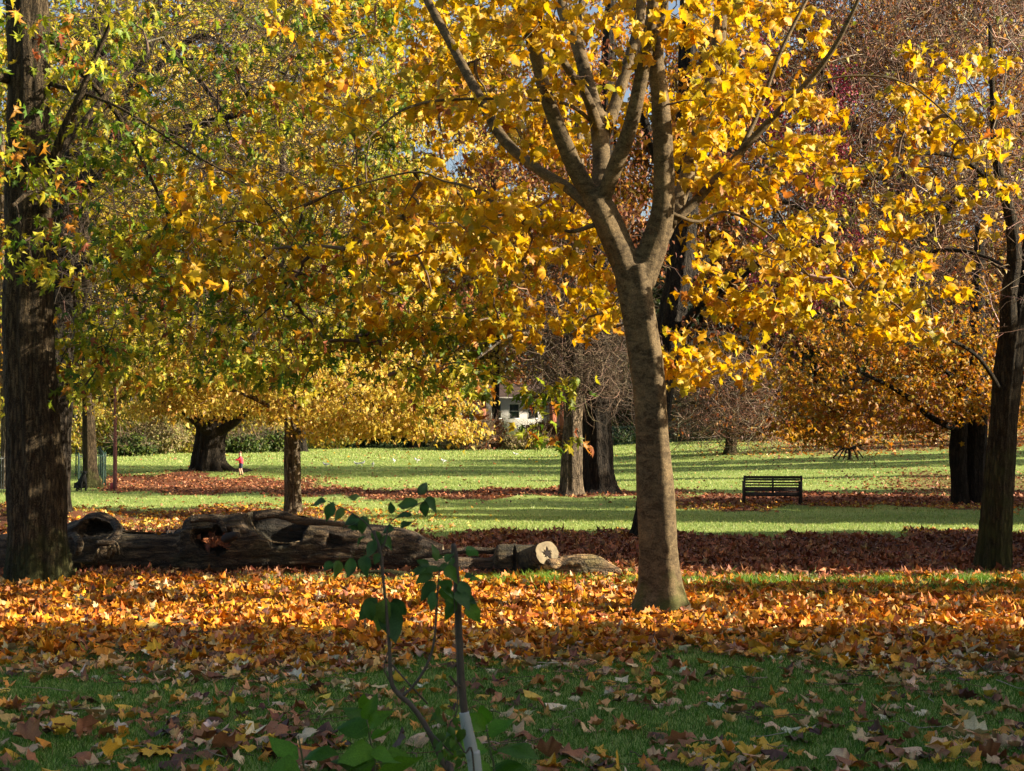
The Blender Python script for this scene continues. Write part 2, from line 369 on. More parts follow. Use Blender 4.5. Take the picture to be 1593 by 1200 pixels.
def cluster(P, per, spread, along=0.45):
    """leaf positions about the outer part of each branch path P (N,K,3)"""
    N, K, _ = P.shape; n = N*per; i = np.repeat(np.arange(N), per)
    u = 1-along*rng.random(n)**1.4; f = u*(K-1); k = np.minimum(f.astype(int), K-2); t = (f-k)[:, None]
    p = P[i, k]*(1-t)+P[i, k+1]*t
    o = rng.normal(0, spread, (n, 3)); o[:, 2] = o[:, 2]*0.38-0.03
    return p+o
LEAFMESH = {}
def leaf_meshes(key, kind, palette, nvar=10):
    if key in LEAFMESH: return LEAFMESH[key]
    out = []
    for i in range(nvar):
        V, Fc = leaf_template(kind, i); c = pick(palette, 1)
        out.append(mesh_np('leaf', V, Fc, MAT['leaf' if 'fall' not in key else 'litter'], colv=leaf_tint(c, len(V))))
    LEAFMESH[key] = out; return out
def foliage(root, P, per, spread, size, kind, palette, singles=0, key=None, droop=(0.1, 1.1), along=0.45, name='crown', mat='leaf', roll=0.5, zmin=None):
    pos = cluster(P, per, spread, along)
    if zmin is not None: pos = pos[pos[:, 2] > zmin]
    n = len(pos); Rm = leaf_orient(n, droop, roll); sz = size*rng.uniform(0.65, 1.2, n)
    if singles:
        # those that show largest: nearest to the lens within the frame
        px = W/2+F*pos[:, 0]/pos[:, 1]; py = HOR-F*(pos[:, 2]-CZ)/pos[:, 1]
        inside = (px > 0) & (px < W) & (py > 0) & (py < H)
        score = np.where(inside, sz/pos[:, 1], 0); order = np.argsort(-score); s = order[:singles]; rest = order[singles:]
        ms = leaf_meshes(key, kind, palette, 14)
        base = root.location
        for i in s:
            o = bpy.data.objects.new('leaf', ms[random.randrange(len(ms))])
            o.matrix_local = Matrix.Translation(Vector(pos[i])-base) @ Matrix(Rm[i].tolist()).to_4x4() @ Matrix.Scale(sz[i], 4)
            link(o, root)
        pos, Rm, sz = pos[rest], Rm[rest], sz[rest]
    V, Fc, C = batch(kind, pos, Rm, sz, pick(palette, len(pos)))
    o = obj_np(name, V, Fc, MAT[mat], root, colv=C); o['kind'] = 'stuff'
    return o
def twigs(root, P, Rd, mat, name='branches', sides=4):
    V, Q = tubes(P, Rd, sides); k = P.shape[1]*sides; pal = {'twig_pale': TWG, 'twig_brown': TWB, 'twig_dark': TWD}[mat]
    o = obj_np(name, V, Q, MAT['twig'], root, smoothf=True, colv=np.repeat(pick(pal, len(P), 0.2), k, 0)); o['kind'] = 'stuff'; return o
def twig_field(n, centre_fn, length, r0, grav=-0.2, wig=0.25, K=5):
    """free fine twigs: curved short shoots (n,K,3)"""
    p = centre_fn(n); az = rng.uniform(0, 6.283, n); el = rng.normal(0.1+grav, 0.6, n)
    d = np.stack([np.cos(az)*np.cos(el), np.sin(az)*np.cos(el), np.sin(el)], 1)
    L = length*rng.uniform(0.4, 1.4, n); P = np.zeros((n, K, 3)); P[:, 0] = p
    for k in range(1, K):
        d = nrm(d+rng.normal(0, wig, (n, 3))+np.array([0, 0, 0.08])); P[:, k] = P[:, k-1]+d*(L/(K-1))[:, None]
    Rd = r0*rng.uniform(0.6, 1.3, n)[:, None]*np.linspace(1, 0.35, K)[None]
    return P, Rd
def ellipsoid_pts(c, r, n, shell=0.0, lump=0.25):
    v = nrm(rng.normal(0, 1, (n, 3))); u = (shell+(1-shell)*rng.random(n))**(1/3.0)
    b = 1+lump*np.sin(v[:, 0]*5+c[0])*np.cos(v[:, 1]*4+c[1])+lump*0.6*np.sin(v[:, 2]*6+c[0]*2)
    return np.array(c)+v*(u*b)[:, None]*np.array(r)

# palettes (linear albedo)
TWB = [(3, (0.12, 0.08, 0.05)), (1, (0.22, 0.16, 0.10)), (1, (0.07, 0.045, 0.03))]
TWD = [(3, (0.045, 0.03, 0.02)), (1, (0.09, 0.065, 0.045))]
YEL = [(5, (0.62, 0.38, 0.008)), (4, (0.64, 0.44, 0.015)), (2, (0.60, 0.31, 0.010)), (1, (0.42, 0.36, 0.02)), (0.35, (0.40, 0.16, 0.03))]
GRN = [(4, (0.18, 0.24, 0.018)), (3, (0.31, 0.31, 0.02)), (2, (0.46, 0.37, 0.025)), (2.5, (0.08, 0.15, 0.015)), (0.7, (0.42, 0.19, 0.02)), (0.4, (0.25, 0.08, 0.03))]
OLV = [(4, (0.30, 0.28, 0.018)), (3, (0.42, 0.34, 0.02)), (2.5, (0.16, 0.19, 0.015)), (0.7, (0.38, 0.18, 0.02))]
LIM = [(4, (0.62, 0.46, 0.07)), (3, (0.52, 0.35, 0.04)), (2, (0.72, 0.52, 0.14)), (1.3, (0.38, 0.33, 0.04)), (1, (0.40, 0.20, 0.04))]
LIMG = [(3, (0.50, 0.40, 0.05)), (3, (0.36, 0.34, 0.03)), (2, (0.62, 0.46, 0.08)), (1.5, (0.18, 0.22, 0.02)), (1, (0.35, 0.15, 0.03))]
ORG = [(4, (0.50, 0.22, 0.015)), (3, (0.42, 0.25, 0.02)), (2, (0.55, 0.30, 0.02)), (1.5, (0.30, 0.10, 0.02)), (1, (0.28, 0.22, 0.02))]
BRN = [(3, (0.24, 0.09, 0.04)), (2, (0.35, 0.15, 0.04)), (2, (0.16, 0.06, 0.035)), (1, (0.45, 0.25, 0.05))]
RUS = [(3, (0.34, 0.15, 0.04)), (2, (0.24, 0.08, 0.04)), (2, (0.50, 0.28, 0.06)), (1, (0.16, 0.05, 0.04)), (1, (0.45, 0.33, 0.16))]
TWG = [(3, (0.15, 0.09, 0.055)), (1.5, (0.30, 0.22, 0.15)), (3, (0.07, 0.04, 0.028)), (0.6, (0.42, 0.33, 0.24)), (1.5, (0.20, 0.09, 0.05))]
OLV = [(w, tuple(min(0.8, c*1.3) for c in t)) for w, t in OLV]; GRN = [(w, tuple(min(0.8, c*1.25) for c in t)) for w, t in GRN]
EVG = [(3, (0.03, 0.055, 0.02)), (2, (0.05, 0.085, 0.025)), (1, (0.08, 0.10, 0.03))]
SHR = [(3, (0.42, 0.36, 0.05)), (2, (0.25, 0.28, 0.04)), (2, (0.55, 0.42, 0.05)), (1, (0.35, 0.25, 0.12))]
FALL = [(5, (0.60, 0.225, 0.013)), (3, (0.64, 0.32, 0.018)), (3, (0.46, 0.145, 0.02)), (1.2, (0.55, 0.35, 0.13)), (1.2, (0.25, 0.09, 0.035)), (0.5, (0.64, 0.50, 0.26))]
RED = [(4, (0.25, 0.085, 0.035)), (3, (0.34, 0.13, 0.05)), (2, (0.14, 0.05, 0.025)), (1, (0.44, 0.22, 0.09))]

#==TREES==
# ------------------------------------------------------------------ the yellow maple in the middle
def union(parts, voxel, mat, name, parent, smooth_it=3):
    V, Fl = merge(parts); me = mesh_np('tmp', V, Fl, None)
    o = bpy.data.objects.new('tmp', me); col.objects.link(o)
    md = o.modifiers.new('r', 'REMESH'); md.mode = 'VOXEL'; md.voxel_size = voxel
    ms = o.modifiers.new('s', 'SMOOTH'); ms.factor = 0.5; ms.iterations = smooth_it
    dg = bpy.context.evaluated_depsgraph_get(); m2 = bpy.data.meshes.new_from_object(o.evaluated_get(dg), depsgraph=dg)
    bpy.data.objects.remove(o); m2.name = name
    base = np.array(parent.location); n = len(m2.vertices); a = np.zeros(n*3, np.float32); m2.vertices.foreach_get('co', a)
    a = (a.reshape(-1, 3)-base).astype(np.float32); m2.vertices.foreach_set('co', a.ravel())
    m2.polygons.foreach_set('use_smooth', np.ones(len(m2.polygons), bool)); m2.materials.clear(); m2.materials.append(mat); m2.update()
    return link(bpy.data.objects.new(name, m2), parent)
def capped(pts, **k):
    V, Fl = bark_tube(pts, **k); s = k.get('sides', 28); V = np.vstack([V, V[:s].mean(0)[None]])
    idx = np.arange(s); Fl = Fl+[np.stack([np.roll(idx, -1), idx, np.full(s, len(V)-1)], 1)]
    return V, Fl
MY = 16.0; p = gat(1027, 947)
maple = empty('maple_tree', p, 'yellow-leaved maple with pale smooth forking trunk, standing in the sunlit orange leaf carpet', 'tree')
LM = {
 'stem': [(1030, 962, MY, 76), (1029, 930, MY, 70), (1025, 870, MY, 66), (1021, 780, MY, 62), (1016, 700, MY, 58), (1010, 600, MY, 56), (997, 510, MY, 56), (988, 455, MY, 58), (982, 415, MY, 62)],
 'A': [(984, 440, MY, 52), (962, 385, 15.95, 52), (940, 335, 15.9, 50), (922, 300, 15.9, 44)],
 'B': [(998, 440, MY, 46), (1015, 385, 16.0, 48), (1030, 330, 15.9, 42), (1032, 260, 15.8, 38), (1027, 160, 15.7, 33), (1020, 85, 15.6, 28), (1030, 0, 15.5, 25), (1040, -180, 15.3, 16)],
 'A1': [(926, 312, 15.9, 36), (900, 272, 15.8, 33), (875, 215, 15.7, 31), (850, 150, 15.6, 28), (835, 90, 15.5, 26), (812, 0, 15.4, 22), (780, -160, 15.3, 14)],
 'A2': [(932, 312, 15.95, 36), (936, 250, 16.2, 32), (930, 190, 16.4, 32), (915, 130, 16.6, 26), (895, 60, 16.8, 24), (872, 0, 17.0, 22), (850, -150, 17.2, 14)],
 'A3': [(934, 210, 16.35, 22), (912, 150, 16.1, 17), (882, 105, 15.9, 15), (852, 50, 15.7, 15), (825, 0, 15.6, 12), (800, -90, 15.4, 8)],
 'A4': [(934, 322, 15.9, 28), (955, 265, 15.7, 29), (980, 200, 15.5, 28), (998, 120, 15.3, 26), (1010, 50, 15.2, 24), (1016, 0, 15.1, 22), (1020, -160, 15.0, 14)],
 'A5': [(938, 215, 16.35, 26), (958, 160, 16.6, 24), (978, 95, 16.8, 22), (995, 30, 17.0, 22), (1005, -120, 17.2, 14)],
 'B2': [(1032, 370, 16.1, 26), (1060, 300, 16.5, 30), (1086, 215, 16.9, 29), (1108, 120, 17.2, 27), (1120, 40, 17.5, 26), (1128, -140, 17.8, 16)],
 'B3': [(1042, 350, 16.1, 16), (1085, 310, 16.2, 16), (1140, 250, 16.1, 14), (1200, 185, 16.0, 13), (1255, 130, 15.8, 11), (1300, 70, 15.6, 9), (1340, -10, 15.4, 7)],
 'B4': [(1150, 240, 16.1, 9), (1182, 170, 16.4, 8), (1215, 80, 16.6, 7), (1260, -10, 16.8, 6)],
 'C': [(930, 330, 16.0, 24), (880, 290, 16.3, 21), (835, 262, 16.6, 20), (782, 215, 17.0, 20), (740, 140, 17.4, 19), (700, 65, 17.8, 17), (660, -10, 18.2, 15), (610, -130, 18.6, 10)],
 'D': [(922, 190, 16.3, 8), (880, 162, 16.0, 6.5), (800, 155, 15.8, 6), (690, 156, 15.6, 5.5), (630, 170, 15.4, 5), (590, 200, 15.2, 4), (555, 235, 15.0, 2)],
 'E': [(925, 350, 15.9, 10), (880, 360, 16.0, 7), (830, 325, 16.2, 6), (775, 318, 16.3, 5.5), (730, 292, 16.4, 5), (690, 282, 16.5, 4.5), (640, 268, 16.6, 4), (520, 300, 16.6, 3), (400, 350, 16.6, 2)],
 'G': [(1040, 330, 16.0, 8), (1085, 345, 16.2, 6), (1130, 330, 16.5, 5), (1190, 360, 16.8, 4), (1260, 430, 17.0, 2)],
 'Hh': [(1200, 185, 16.0, 6), (1260, 135, 16.0, 5), (1330, 118, 16.0, 4), (1410, 130, 16.0, 3.5), (1480, 185, 16.0, 3), (1530, 240, 16.0, 2)],
}
parts = []; skel = []
for k, pth in LM.items():
    q = rpx([(a, b, c, w*(0.93 if k == 'stem' else 0.85)) for a, b, c, w in pth], MY); big = k in ('stem', 'A', 'B')
    parts.append(capped(q, n=70 if k == 'stem' else 30, sides=32 if big else 16, ridges=4, ridge=0.065 if big else 0.04, flare=0.85 if k == 'stem' else 0, flareh=0.24, rough=0.012, seed=len(k)+len(parts)))
    if k != 'stem': skel += [tuple(a[:3]) for a in resample(q, 24)]
main = [parts[i] for i, k in enumerate(LM) if k in ('stem', 'A', 'B', 'A1', 'A2', 'A4', 'A5', 'B2', 'C')]
union(main, 0.022, MAT['maple_bark'], 'trunk', maple)
for i, k in enumerate(LM):
    if k in ('A3', 'B3', 'B4', 'D', 'E', 'G', 'Hh'):
        V, Fl = parts[i]; obj_np('branch', V, Fl, MAT['maple_bark'], maple, smoothf=True)
T = pxtargets([(640, 1000, -60, 200, 14.5, 18.5, 62), (640, 900, 120, 360, 15, 19.5, 62), (260, 700, 250, 470, 14.5, 19.5, 60), (560, 950, 300, 520, 15.5, 20, 50),
               (1050, 1290, 210, 500, 15.0, 19, 68), (1045, 1170, 520, 600, 15.5, 16.6, 14), (1040, 1260, -20, 220, 15, 18.5, 50),
               (1240, 1450, 130, 480, 15.3, 18, 38), (1400, 1593, 60, 380, 15.2, 17.5, 28), (1340, 1500, 400, 560, 15.5, 17, 16), (340, 660, -20, 220, 15, 19, 26),
               (740, 970, 400, 540, 16, 19, 22), (140, 320, 340, 480, 15.5, 18, 16), (400, 700, 380, 560, 15.5, 19, 20), (760, 830, 490, 530, 15.0, 15.5, 2)])
def thin_belt(T):
    # sprays moved back, crown shaped so the ground before the trunk stays sunlit
    out = []
    for x, y, z in T:
        v = y+SUN_K*x
        if v < 17.9 and random.random() < 0.72:
            Yn = random.uniform(18.6, 21.0)-SUN_K*x; f = Yn/y; x, y, z = x*f, Yn, CZ+(z-CZ)*f
        out.append((x, y, z))
    return out
T = thin_belt(T)+pxtargets([(760, 900, -40, 150, 14.2, 15.4, 9), (1060, 1200, -40, 250, 14.4, 15.6, 10), (900, 1060, -60, 60, 14.4, 15.6, 5), (700, 850, 300, 420, 14.6, 15.6, 8), (1080, 1340, -160, 250, 15.2, 17.2, 26)])
P, Rd = grow(skel, T, r_tip=0.0045, maxr=0.03, wig=0.09)
twigs(maple, P, Rd, 'twig_brown')
foliage(maple, P, 12, 0.15, 0.142, 'maple', YEL, singles=300, key='maple', droop=(0.25, 1.35), along=0.6)

# ------------------------------------------------------------------ trees of the left side
def tree(name, label, base_px, trunk, limbs, bark, targets, leafkind, pal, per, spread, size, twmat='twig_dark', flare=0.5, flareh=0.4, ridges=8, ridge=0.05,
         group=None, singles=0, key=None, sides=36, r_tip=0.004, maxr=0.03, n=70, droop=(0.1, 1.1), base=None, along=0.45, rough=0.012):
    b = base if base is not None else gat(*base_px)
    root = empty(name, b, label, 'tree', group)
    q = rpx(trunk, 0); V, Fl = bark_tube(q, n=n, sides=sides, ridges=ridges, ridge=ridge, flare=flare, flareh=flareh, rough=rough, seed=int(abs(b.x)*10)+3)
    obj_np('trunk', V, Fl, MAT[bark], root, smoothf=True)
    skel = [tuple(a[:3]) for a in resample(q, 40)[14:]]
    for l in limbs:
        ql = rpx(l, 0); V, Fl = bark_tube(ql, n=26, sides=12, ridges=4, ridge=0.05, rough=0.01, seed=len(skel))
        obj_np('branch', V, Fl, MAT[bark], root, smoothf=True); skel += [tuple(a[:3]) for a in resample(ql, 18)[3:]]
    if targets:
        T = pxtargets(targets) if isinstance(targets[0], tuple) and len(targets[0]) == 7 else targets
        P, Rd = grow(skel, T, r_tip=r_tip, maxr=maxr); twigs(root, P, Rd, twmat)
        if per: foliage(root, P, per, spread, size, leafkind, pal, singles=singles, key=key, droop=droop, along=along)
        return root, P
    return root, None

LY = 19.0
t2, P2 = tree('broadleaf_tree', 'massive dark trunk at the left edge standing in front of the fallen log', (62, 902),
    [(64, 925, LY, 96), (63, 895, LY, 92), (61, 840, LY, 88), (59, 760, LY, 84), (52, 640, LY, 79), (46, 520, LY, 74), (45, 400, LY, 70), (46, 250, LY, 66), (47, 100, LY, 62), (44, 0, LY, 60), (42, -250, LY, 50)],
    [[(20, 125, LY, 16), (-20, 112, 18.6, 14), (-90, 60, 18.2, 9)], [(70, 290, LY, 14), (95, 215, 18.8, 14), (120, 160, 18.6, 12), (140, 110, 18.5, 9), (175, 30, 18.3, 6)],
     [(78, 260, LY, 12), (110, 215, 19.5, 11), (160, 155, 20, 9), (230, 80, 20.5, 7)], [(78, 60, LY, 14), (100, 80, 19.4, 11), (125, 110, 19.8, 9), (190, 190, 20.3, 7), (260, 330, 20.8, 4)],
     [(76, 130, LY, 8), (180, 165, 18.4, 4.5), (300, 240, 18.2, 3.5), (400, 300, 18.0, 2.5), (480, 400, 17.8, 1.5)], [(70, 330, LY, 10), (50, 300, 17.6, 8), (20, 320, 17.0, 5)]],
    'rough_bark', [(-20, 240, 0, 300, 17.2, 20.5, 34), (0, 130, 230, 440, 17.0, 18.6, 16), (120, 340, 350, 600, 18, 21.5, 42), (330, 760, 430, 610, 17.5, 22.0, 95), (130, 640, 0, 430, 18.5, 22, 110),
                   (640, 760, 520, 650, 18, 20, 12), (810, 890, 570, 690, 18.0, 18.8, 9), (90, 170, 470, 640, 18.2, 20, 10)],
    'cut', GRN, 11, 0.17, 0.16, singles=300, key='cut', flare=0.35, flareh=0.35, ridges=9, ridge=0.045, sides=72, n=160, droop=(0.3, 1.35))
t3, P3 = tree('broadleaf_tree', 'dark trunk half hidden behind the massive left trunk, spreading thick crooked branches', (78, 812),
    [(70, 822, 31, 90), (72, 795, 31, 66), (80, 700, 31, 58), (86, 600, 31, 52), (90, 450, 31, 56), (100, 330, 31, 52), (112, 280, 31, 46), (140, 150, 31, 34), (160, 0, 31, 26), (170, -200, 31, 16)],
    [[(100, 310, 31, 34), (140, 280, 30.5, 32), (170, 262, 30, 26), (215, 240, 29.6, 18), (290, 200, 29, 12), (400, 172, 28.5, 8)], [(165, 265, 30, 22), (185, 200, 30, 18), (215, 120, 30, 16), (240, 40, 30, 13), (250, -60, 30, 9)],
     [(210, 140, 30, 12), (300, 60, 29.5, 10), (350, 80, 29, 8), (390, 160, 28.5, 6)], [(110, 420, 31, 14), (170, 400, 30, 10), (240, 420, 29, 7), (350, 520, 28.4, 5)],
     [(230, 90, 30, 9), (160, 100, 29.6, 10), (120, 60, 29.3, 7)], [(250, 60, 29.8, 9), (330, 150, 29, 7), (380, 250, 28.5, 5)]],
    'dark_bark', [(80, 640, -20, 330, 26, 33, 200), (150, 560, 300, 560, 26, 32, 120), (90, 500, 500, 610, 26, 30, 40)],
    'star', OLV, 16, 0.28, 0.17, r_tip=0.007, maxr=0.06, droop=(0.2, 1.3), flare=0.5)
# hanging bare shoots through the left crowns
def pxbox(x0, x1, y0, y1, Y0, Y1):
    def f(n):
        px = rng.uniform(x0, x1, n); py = rng.uniform(y0, y1, n); Yd = rng.uniform(Y0, Y1, n)
        return np.stack([(px-W/2)/F*Yd, Yd, CZ+(HOR-py)/F*Yd], 1)
    return f
P, Rd = twig_field(2600, pxbox(80, 560, -40, 500, 24, 31), 1.5, 0.009, grav=-0.5, wig=0.16, K=6); twigs(t3, P, Rd, 'twig_dark', 'hanging_shoots', 3)
P, Rd = twig_field(900, pxbox(200, 800, 0, 560, 18, 22), 0.9, 0.005, grav=-0.2, wig=0.14, K=6); twigs(t2, P, Rd, 'twig_dark', 'hanging_shoots', 3)

t4, P4 = tree('lime_tree', 'small tree with slim mottled trunk and low sunny pale yellow crown beyond the log', (456, 800),
    [(457, 806, 34.6, 30), (456, 780, 34.6, 27), (455, 700, 34.6, 24), (453, 620, 34.6, 22), (450, 520, 34.6, 18), (446, 400, 34.6, 15), (440, 250, 34.6, 11), (436, 100, 34.6, 6)],
    [[(454, 655, 34.6, 10), (425, 635, 34, 8), (370, 610, 33.5, 6), (300, 600, 33, 4)], [(454, 640, 34.6, 9), (500, 610, 34.5, 8), (580, 600, 34, 6), (680, 640, 33.4, 4)], [(452, 560, 34.6, 9), (540, 500, 35, 7), (640, 500, 35, 4)],
     [(450, 520, 34.6, 9), (380, 460, 34, 7), (280, 430, 34, 4)]],
    'pale_bark', [(470, 740, 580, 676, 31.5, 37, 110), (200, 470, 550, 650, 31.5, 37, 65), (180, 720, 430, 600, 32, 38, 120), (160, 760, 60, 430, 32.5, 38, 170), (500, 700, 640, 682, 32, 34, 14)],
    'oval', LIM, 60, 0.28, 0.125, twmat='twig_brown', r_tip=0.006, maxr=0.04, flare=0.3, flareh=0.2, droop=(0.2, 1.3), along=0.7)
t5, P5 = tree('park_tree', 'grey trunk standing inside the green railings behind the black dog', (140, 757),
    [(142, 762, 51, 30), (141, 745, 51, 24), (139, 690, 51, 20), (137, 600, 51, 18), (135, 450, 51, 16), (130, 250, 51, 12), (130, 50, 51, 8)], [],
    'rough_bark', [(-40, 300, 380, 640, 47, 55, 60), (-40, 300, 0, 400, 46, 56, 90)], 'oval', LIMG, 50, 0.5, 0.2, twmat='twig_dark', r_tip=0.008, maxr=0.07, flare=0.3)
t6, P6 = tree('oak_tree', 'broad old trunk with spreading roots on the mound where the child in red plays', (325, 741),
    [(330, 748, 63, 66), (327, 735, 63, 54), (325, 715, 63, 46), (327, 690, 63, 44), (330, 665, 63, 48), (330, 630, 63, 44), (325, 540, 63, 36), (320, 400, 63, 28), (320, 200, 63, 16)],
    [[(322, 672, 62, 16), (300, 650, 61, 14), (260, 620, 60, 10), (200, 610, 59, 6)], [(342, 672, 62, 16), (372, 650, 61, 14), (410, 610, 60, 10), (470, 590, 59, 6)],
     [(312, 728, 62.6, 16), (298, 736, 62.2, 10), (282, 741, 62.0, 5)], [(345, 728, 62.6, 16), (366, 738, 62.2, 12), (386, 743, 62.0, 7), (402, 748, 61.8, 4)]],
    'dark_bark', [(215, 460, 580, 650, 57, 66, 80), (180, 560, 350, 600, 57, 68, 100), (180, 560, 0, 350, 57, 70, 90)], 'oval', LIM, 55, 0.5, 0.24, twmat='twig_brown', r_tip=0.012, maxr=0.12, flare=1.0, flareh=0.5, ridges=11, ridge=0.06, sides=60, droop=(0.2, 1.2))
t7, P7 = tree('park_tree', 'pale slim trunk at the far left edge behind grey railings', (7, 760),
    [(8, 764, 50, 20), (7, 740, 50, 15), (9, 660, 50, 14), (6, 560, 50, 13), (4, 400, 50, 11), (2, 200, 50, 8)], [], 'pale_bark',
    [(-120, 60, 200, 620, 46, 54, 50)], 'oval', ORG, 40, 0.5, 0.2, r_tip=0.008, maxr=0.06, flare=0.3)
t8, P8 = tree('park_tree', 'small dark distant trunk with roots just right of the slim mottled trunk', (470, 706),
    [(470, 710, 100, 22), (470, 700, 100, 15), (469, 670, 100, 13), (468, 600, 100, 12), (468, 400, 100, 9)], [], 'dark_bark',
    [(360, 640, 380, 590, 95, 106, 60), (360, 700, 120, 420, 95, 106, 80)], 'oval', LIMG, 50, 0.9, 0.35, r_tip=0.015, maxr=0.1, flare=0.6, flareh=0.4)

# middle pair of big trunks with bare shoots
t9, P9 = tree('lime_tree', 'tall grey trunk lit along its right edge, left of the pair beyond the reddish path', (889, 771),
    [(888, 776, 45, 40), (888, 765, 45, 34), (888, 740, 45, 32), (889, 700, 45, 30), (891, 620, 45, 28), (892, 520, 45, 26), (894, 400, 45, 22), (900, 200, 45, 16), (905, 0, 45, 10)],
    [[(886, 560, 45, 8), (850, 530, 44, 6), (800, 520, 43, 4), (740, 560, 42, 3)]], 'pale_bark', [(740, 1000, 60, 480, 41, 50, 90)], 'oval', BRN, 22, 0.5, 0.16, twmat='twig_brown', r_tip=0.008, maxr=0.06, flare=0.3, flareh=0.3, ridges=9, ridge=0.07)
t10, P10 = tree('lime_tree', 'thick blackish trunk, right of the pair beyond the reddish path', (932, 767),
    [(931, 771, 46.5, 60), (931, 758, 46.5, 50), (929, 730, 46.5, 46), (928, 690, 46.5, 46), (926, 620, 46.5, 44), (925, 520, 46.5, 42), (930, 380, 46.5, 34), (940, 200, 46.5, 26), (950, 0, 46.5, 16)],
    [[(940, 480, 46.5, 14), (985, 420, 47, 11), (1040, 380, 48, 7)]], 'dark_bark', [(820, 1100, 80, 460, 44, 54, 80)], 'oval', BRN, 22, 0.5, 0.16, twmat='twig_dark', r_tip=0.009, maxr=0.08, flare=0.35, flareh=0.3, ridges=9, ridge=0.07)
P, Rd = twig_field(1500, pxbox(820, 975, 470, 620, 43.6, 46.5), 1.3, 0.012, grav=-0.2, wig=0.35, K=6); twigs(t9, P, Rd, 'twig_brown', 'bare_shoots', 3)
P, Rd = twig_field(1500, pxbox(860, 1000, 380, 640, 45, 48.5), 1.5, 0.013, grav=-0.3, wig=0.3, K=6); twigs(t10, P, Rd, 'twig_dark', 'bare_shoots', 3)

t11, P11 = tree('broadleaf_tree', 'dark trunk right behind the yellow maple, mostly hidden by it', (1013, 838),
    [(1010, 842, 26.8, 52), (1012, 800, 26.8, 44), (1016, 700, 26.8, 40), (1028, 600, 26.8, 40), (1044, 500, 26.8, 42), (1060, 400, 26.8, 42), (1068, 250, 26.8, 36), (1072, 0, 26.8, 28), (1075, -200, 26.8, 16)],
    [[(1055, 520, 26.8, 18), (1095, 470, 26, 14), (1140, 440, 25.5, 11), (1200, 400, 25, 8), (1290, 380, 24.5, 5)], [(1058, 440, 26.8, 18), (1110, 395, 27, 14), (1160, 392, 27, 11), (1240, 350, 27.5, 8), (1330, 340, 28, 5)],
     [(1050, 560, 26.8, 12), (1100, 520, 27, 9), (1180, 530, 27.5, 6)], [(1060, 330, 26.8, 20), (1020, 240, 26, 16), (995, 150, 25.5, 12), (990, 0, 25, 8)]],
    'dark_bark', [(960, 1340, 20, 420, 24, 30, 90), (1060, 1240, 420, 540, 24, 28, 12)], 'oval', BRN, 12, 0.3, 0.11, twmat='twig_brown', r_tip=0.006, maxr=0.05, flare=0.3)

# ------------------------------------------------------------------ right side
t12, P12 = tree('ornamental_tree', 'low weeping tree of bare tangled twigs left of the park bench, far across the lawn', (1136, 711),
    [(1136, 716, 78, 30), (1136, 706, 78, 20), (1137, 690, 78, 17), (1137, 672, 78, 16), (1135, 650, 78, 12)],
    [[(1137, 675, 78, 9), (1120, 650, 77, 7), (1090, 630, 76, 5), (1050, 625, 75, 3)], [(1137, 675, 78, 9), (1158, 660, 77, 7), (1190, 668, 76, 5), (1210, 672, 75.5, 3)], [(1136, 660, 78, 9), (1140, 610, 78, 7), (1160, 570, 78, 4)], [(1136, 665, 78, 8), (1110, 610, 79, 6), (1090, 570, 79, 3)]],
    'rough_bark', [(1050, 1215, 560, 672, 73, 82, 120)], 'oval', BRN, 9, 0.5, 0.2, twmat='twig_pale', r_tip=0.014, maxr=0.08, flare=0.5, flareh=0.3)
P, Rd = twig_field(2200, pxbox(1050, 1210, 555, 680, 74, 81), 2.0, 0.018, grav=-0.35, wig=0.3, K=6); twigs(t12, P, Rd, 'twig_pale', 'weeping_twigs', 3)
t13, P13 = tree('maple_tree', 'orange-leaved tree with a dark double trunk between the bench and the right-hand trunk', (1505, 785),
    [(1512, 792, 39.8, 50), (1512, 770, 39.8, 42), (1514, 720, 39.8, 38), (1516, 670, 39.8, 38), (1518, 600, 39.8, 32), (1520, 500, 39.8, 24), (1525, 350, 39.8, 14)],
    [[(1494, 790, 39.4, 30), (1492, 750, 39.4, 24), (1490, 700, 39.4, 26), (1494, 650, 39.4, 24), (1500, 580, 39.4, 18), (1490, 480, 39.2, 12)],
     [(1494, 670, 39.4, 12), (1450, 650, 38.5, 10), (1400, 610, 38, 8), (1340, 580, 37.5, 5)], [(1500, 600, 39.4, 9), (1420, 540, 38.5, 7), (1320, 500, 38, 4)]],
    'dark_bark', [(1210, 1470, 535, 685, 36.5, 42, 165), (1250, 1470, 470, 560, 36.5, 42, 70), (1440, 1593, 520, 660, 37.5, 42, 60), (1225, 1330, 600, 690, 37, 39, 34), (1450, 1570, 430, 650, 36.8, 38.6, 60)],
    'star', ORG, 18, 0.29, 0.15, twmat='twig_dark', r_tip=0.006, maxr=0.05, flare=0.25, flareh=0.3, droop=(0.2, 1.2), along=0.6)
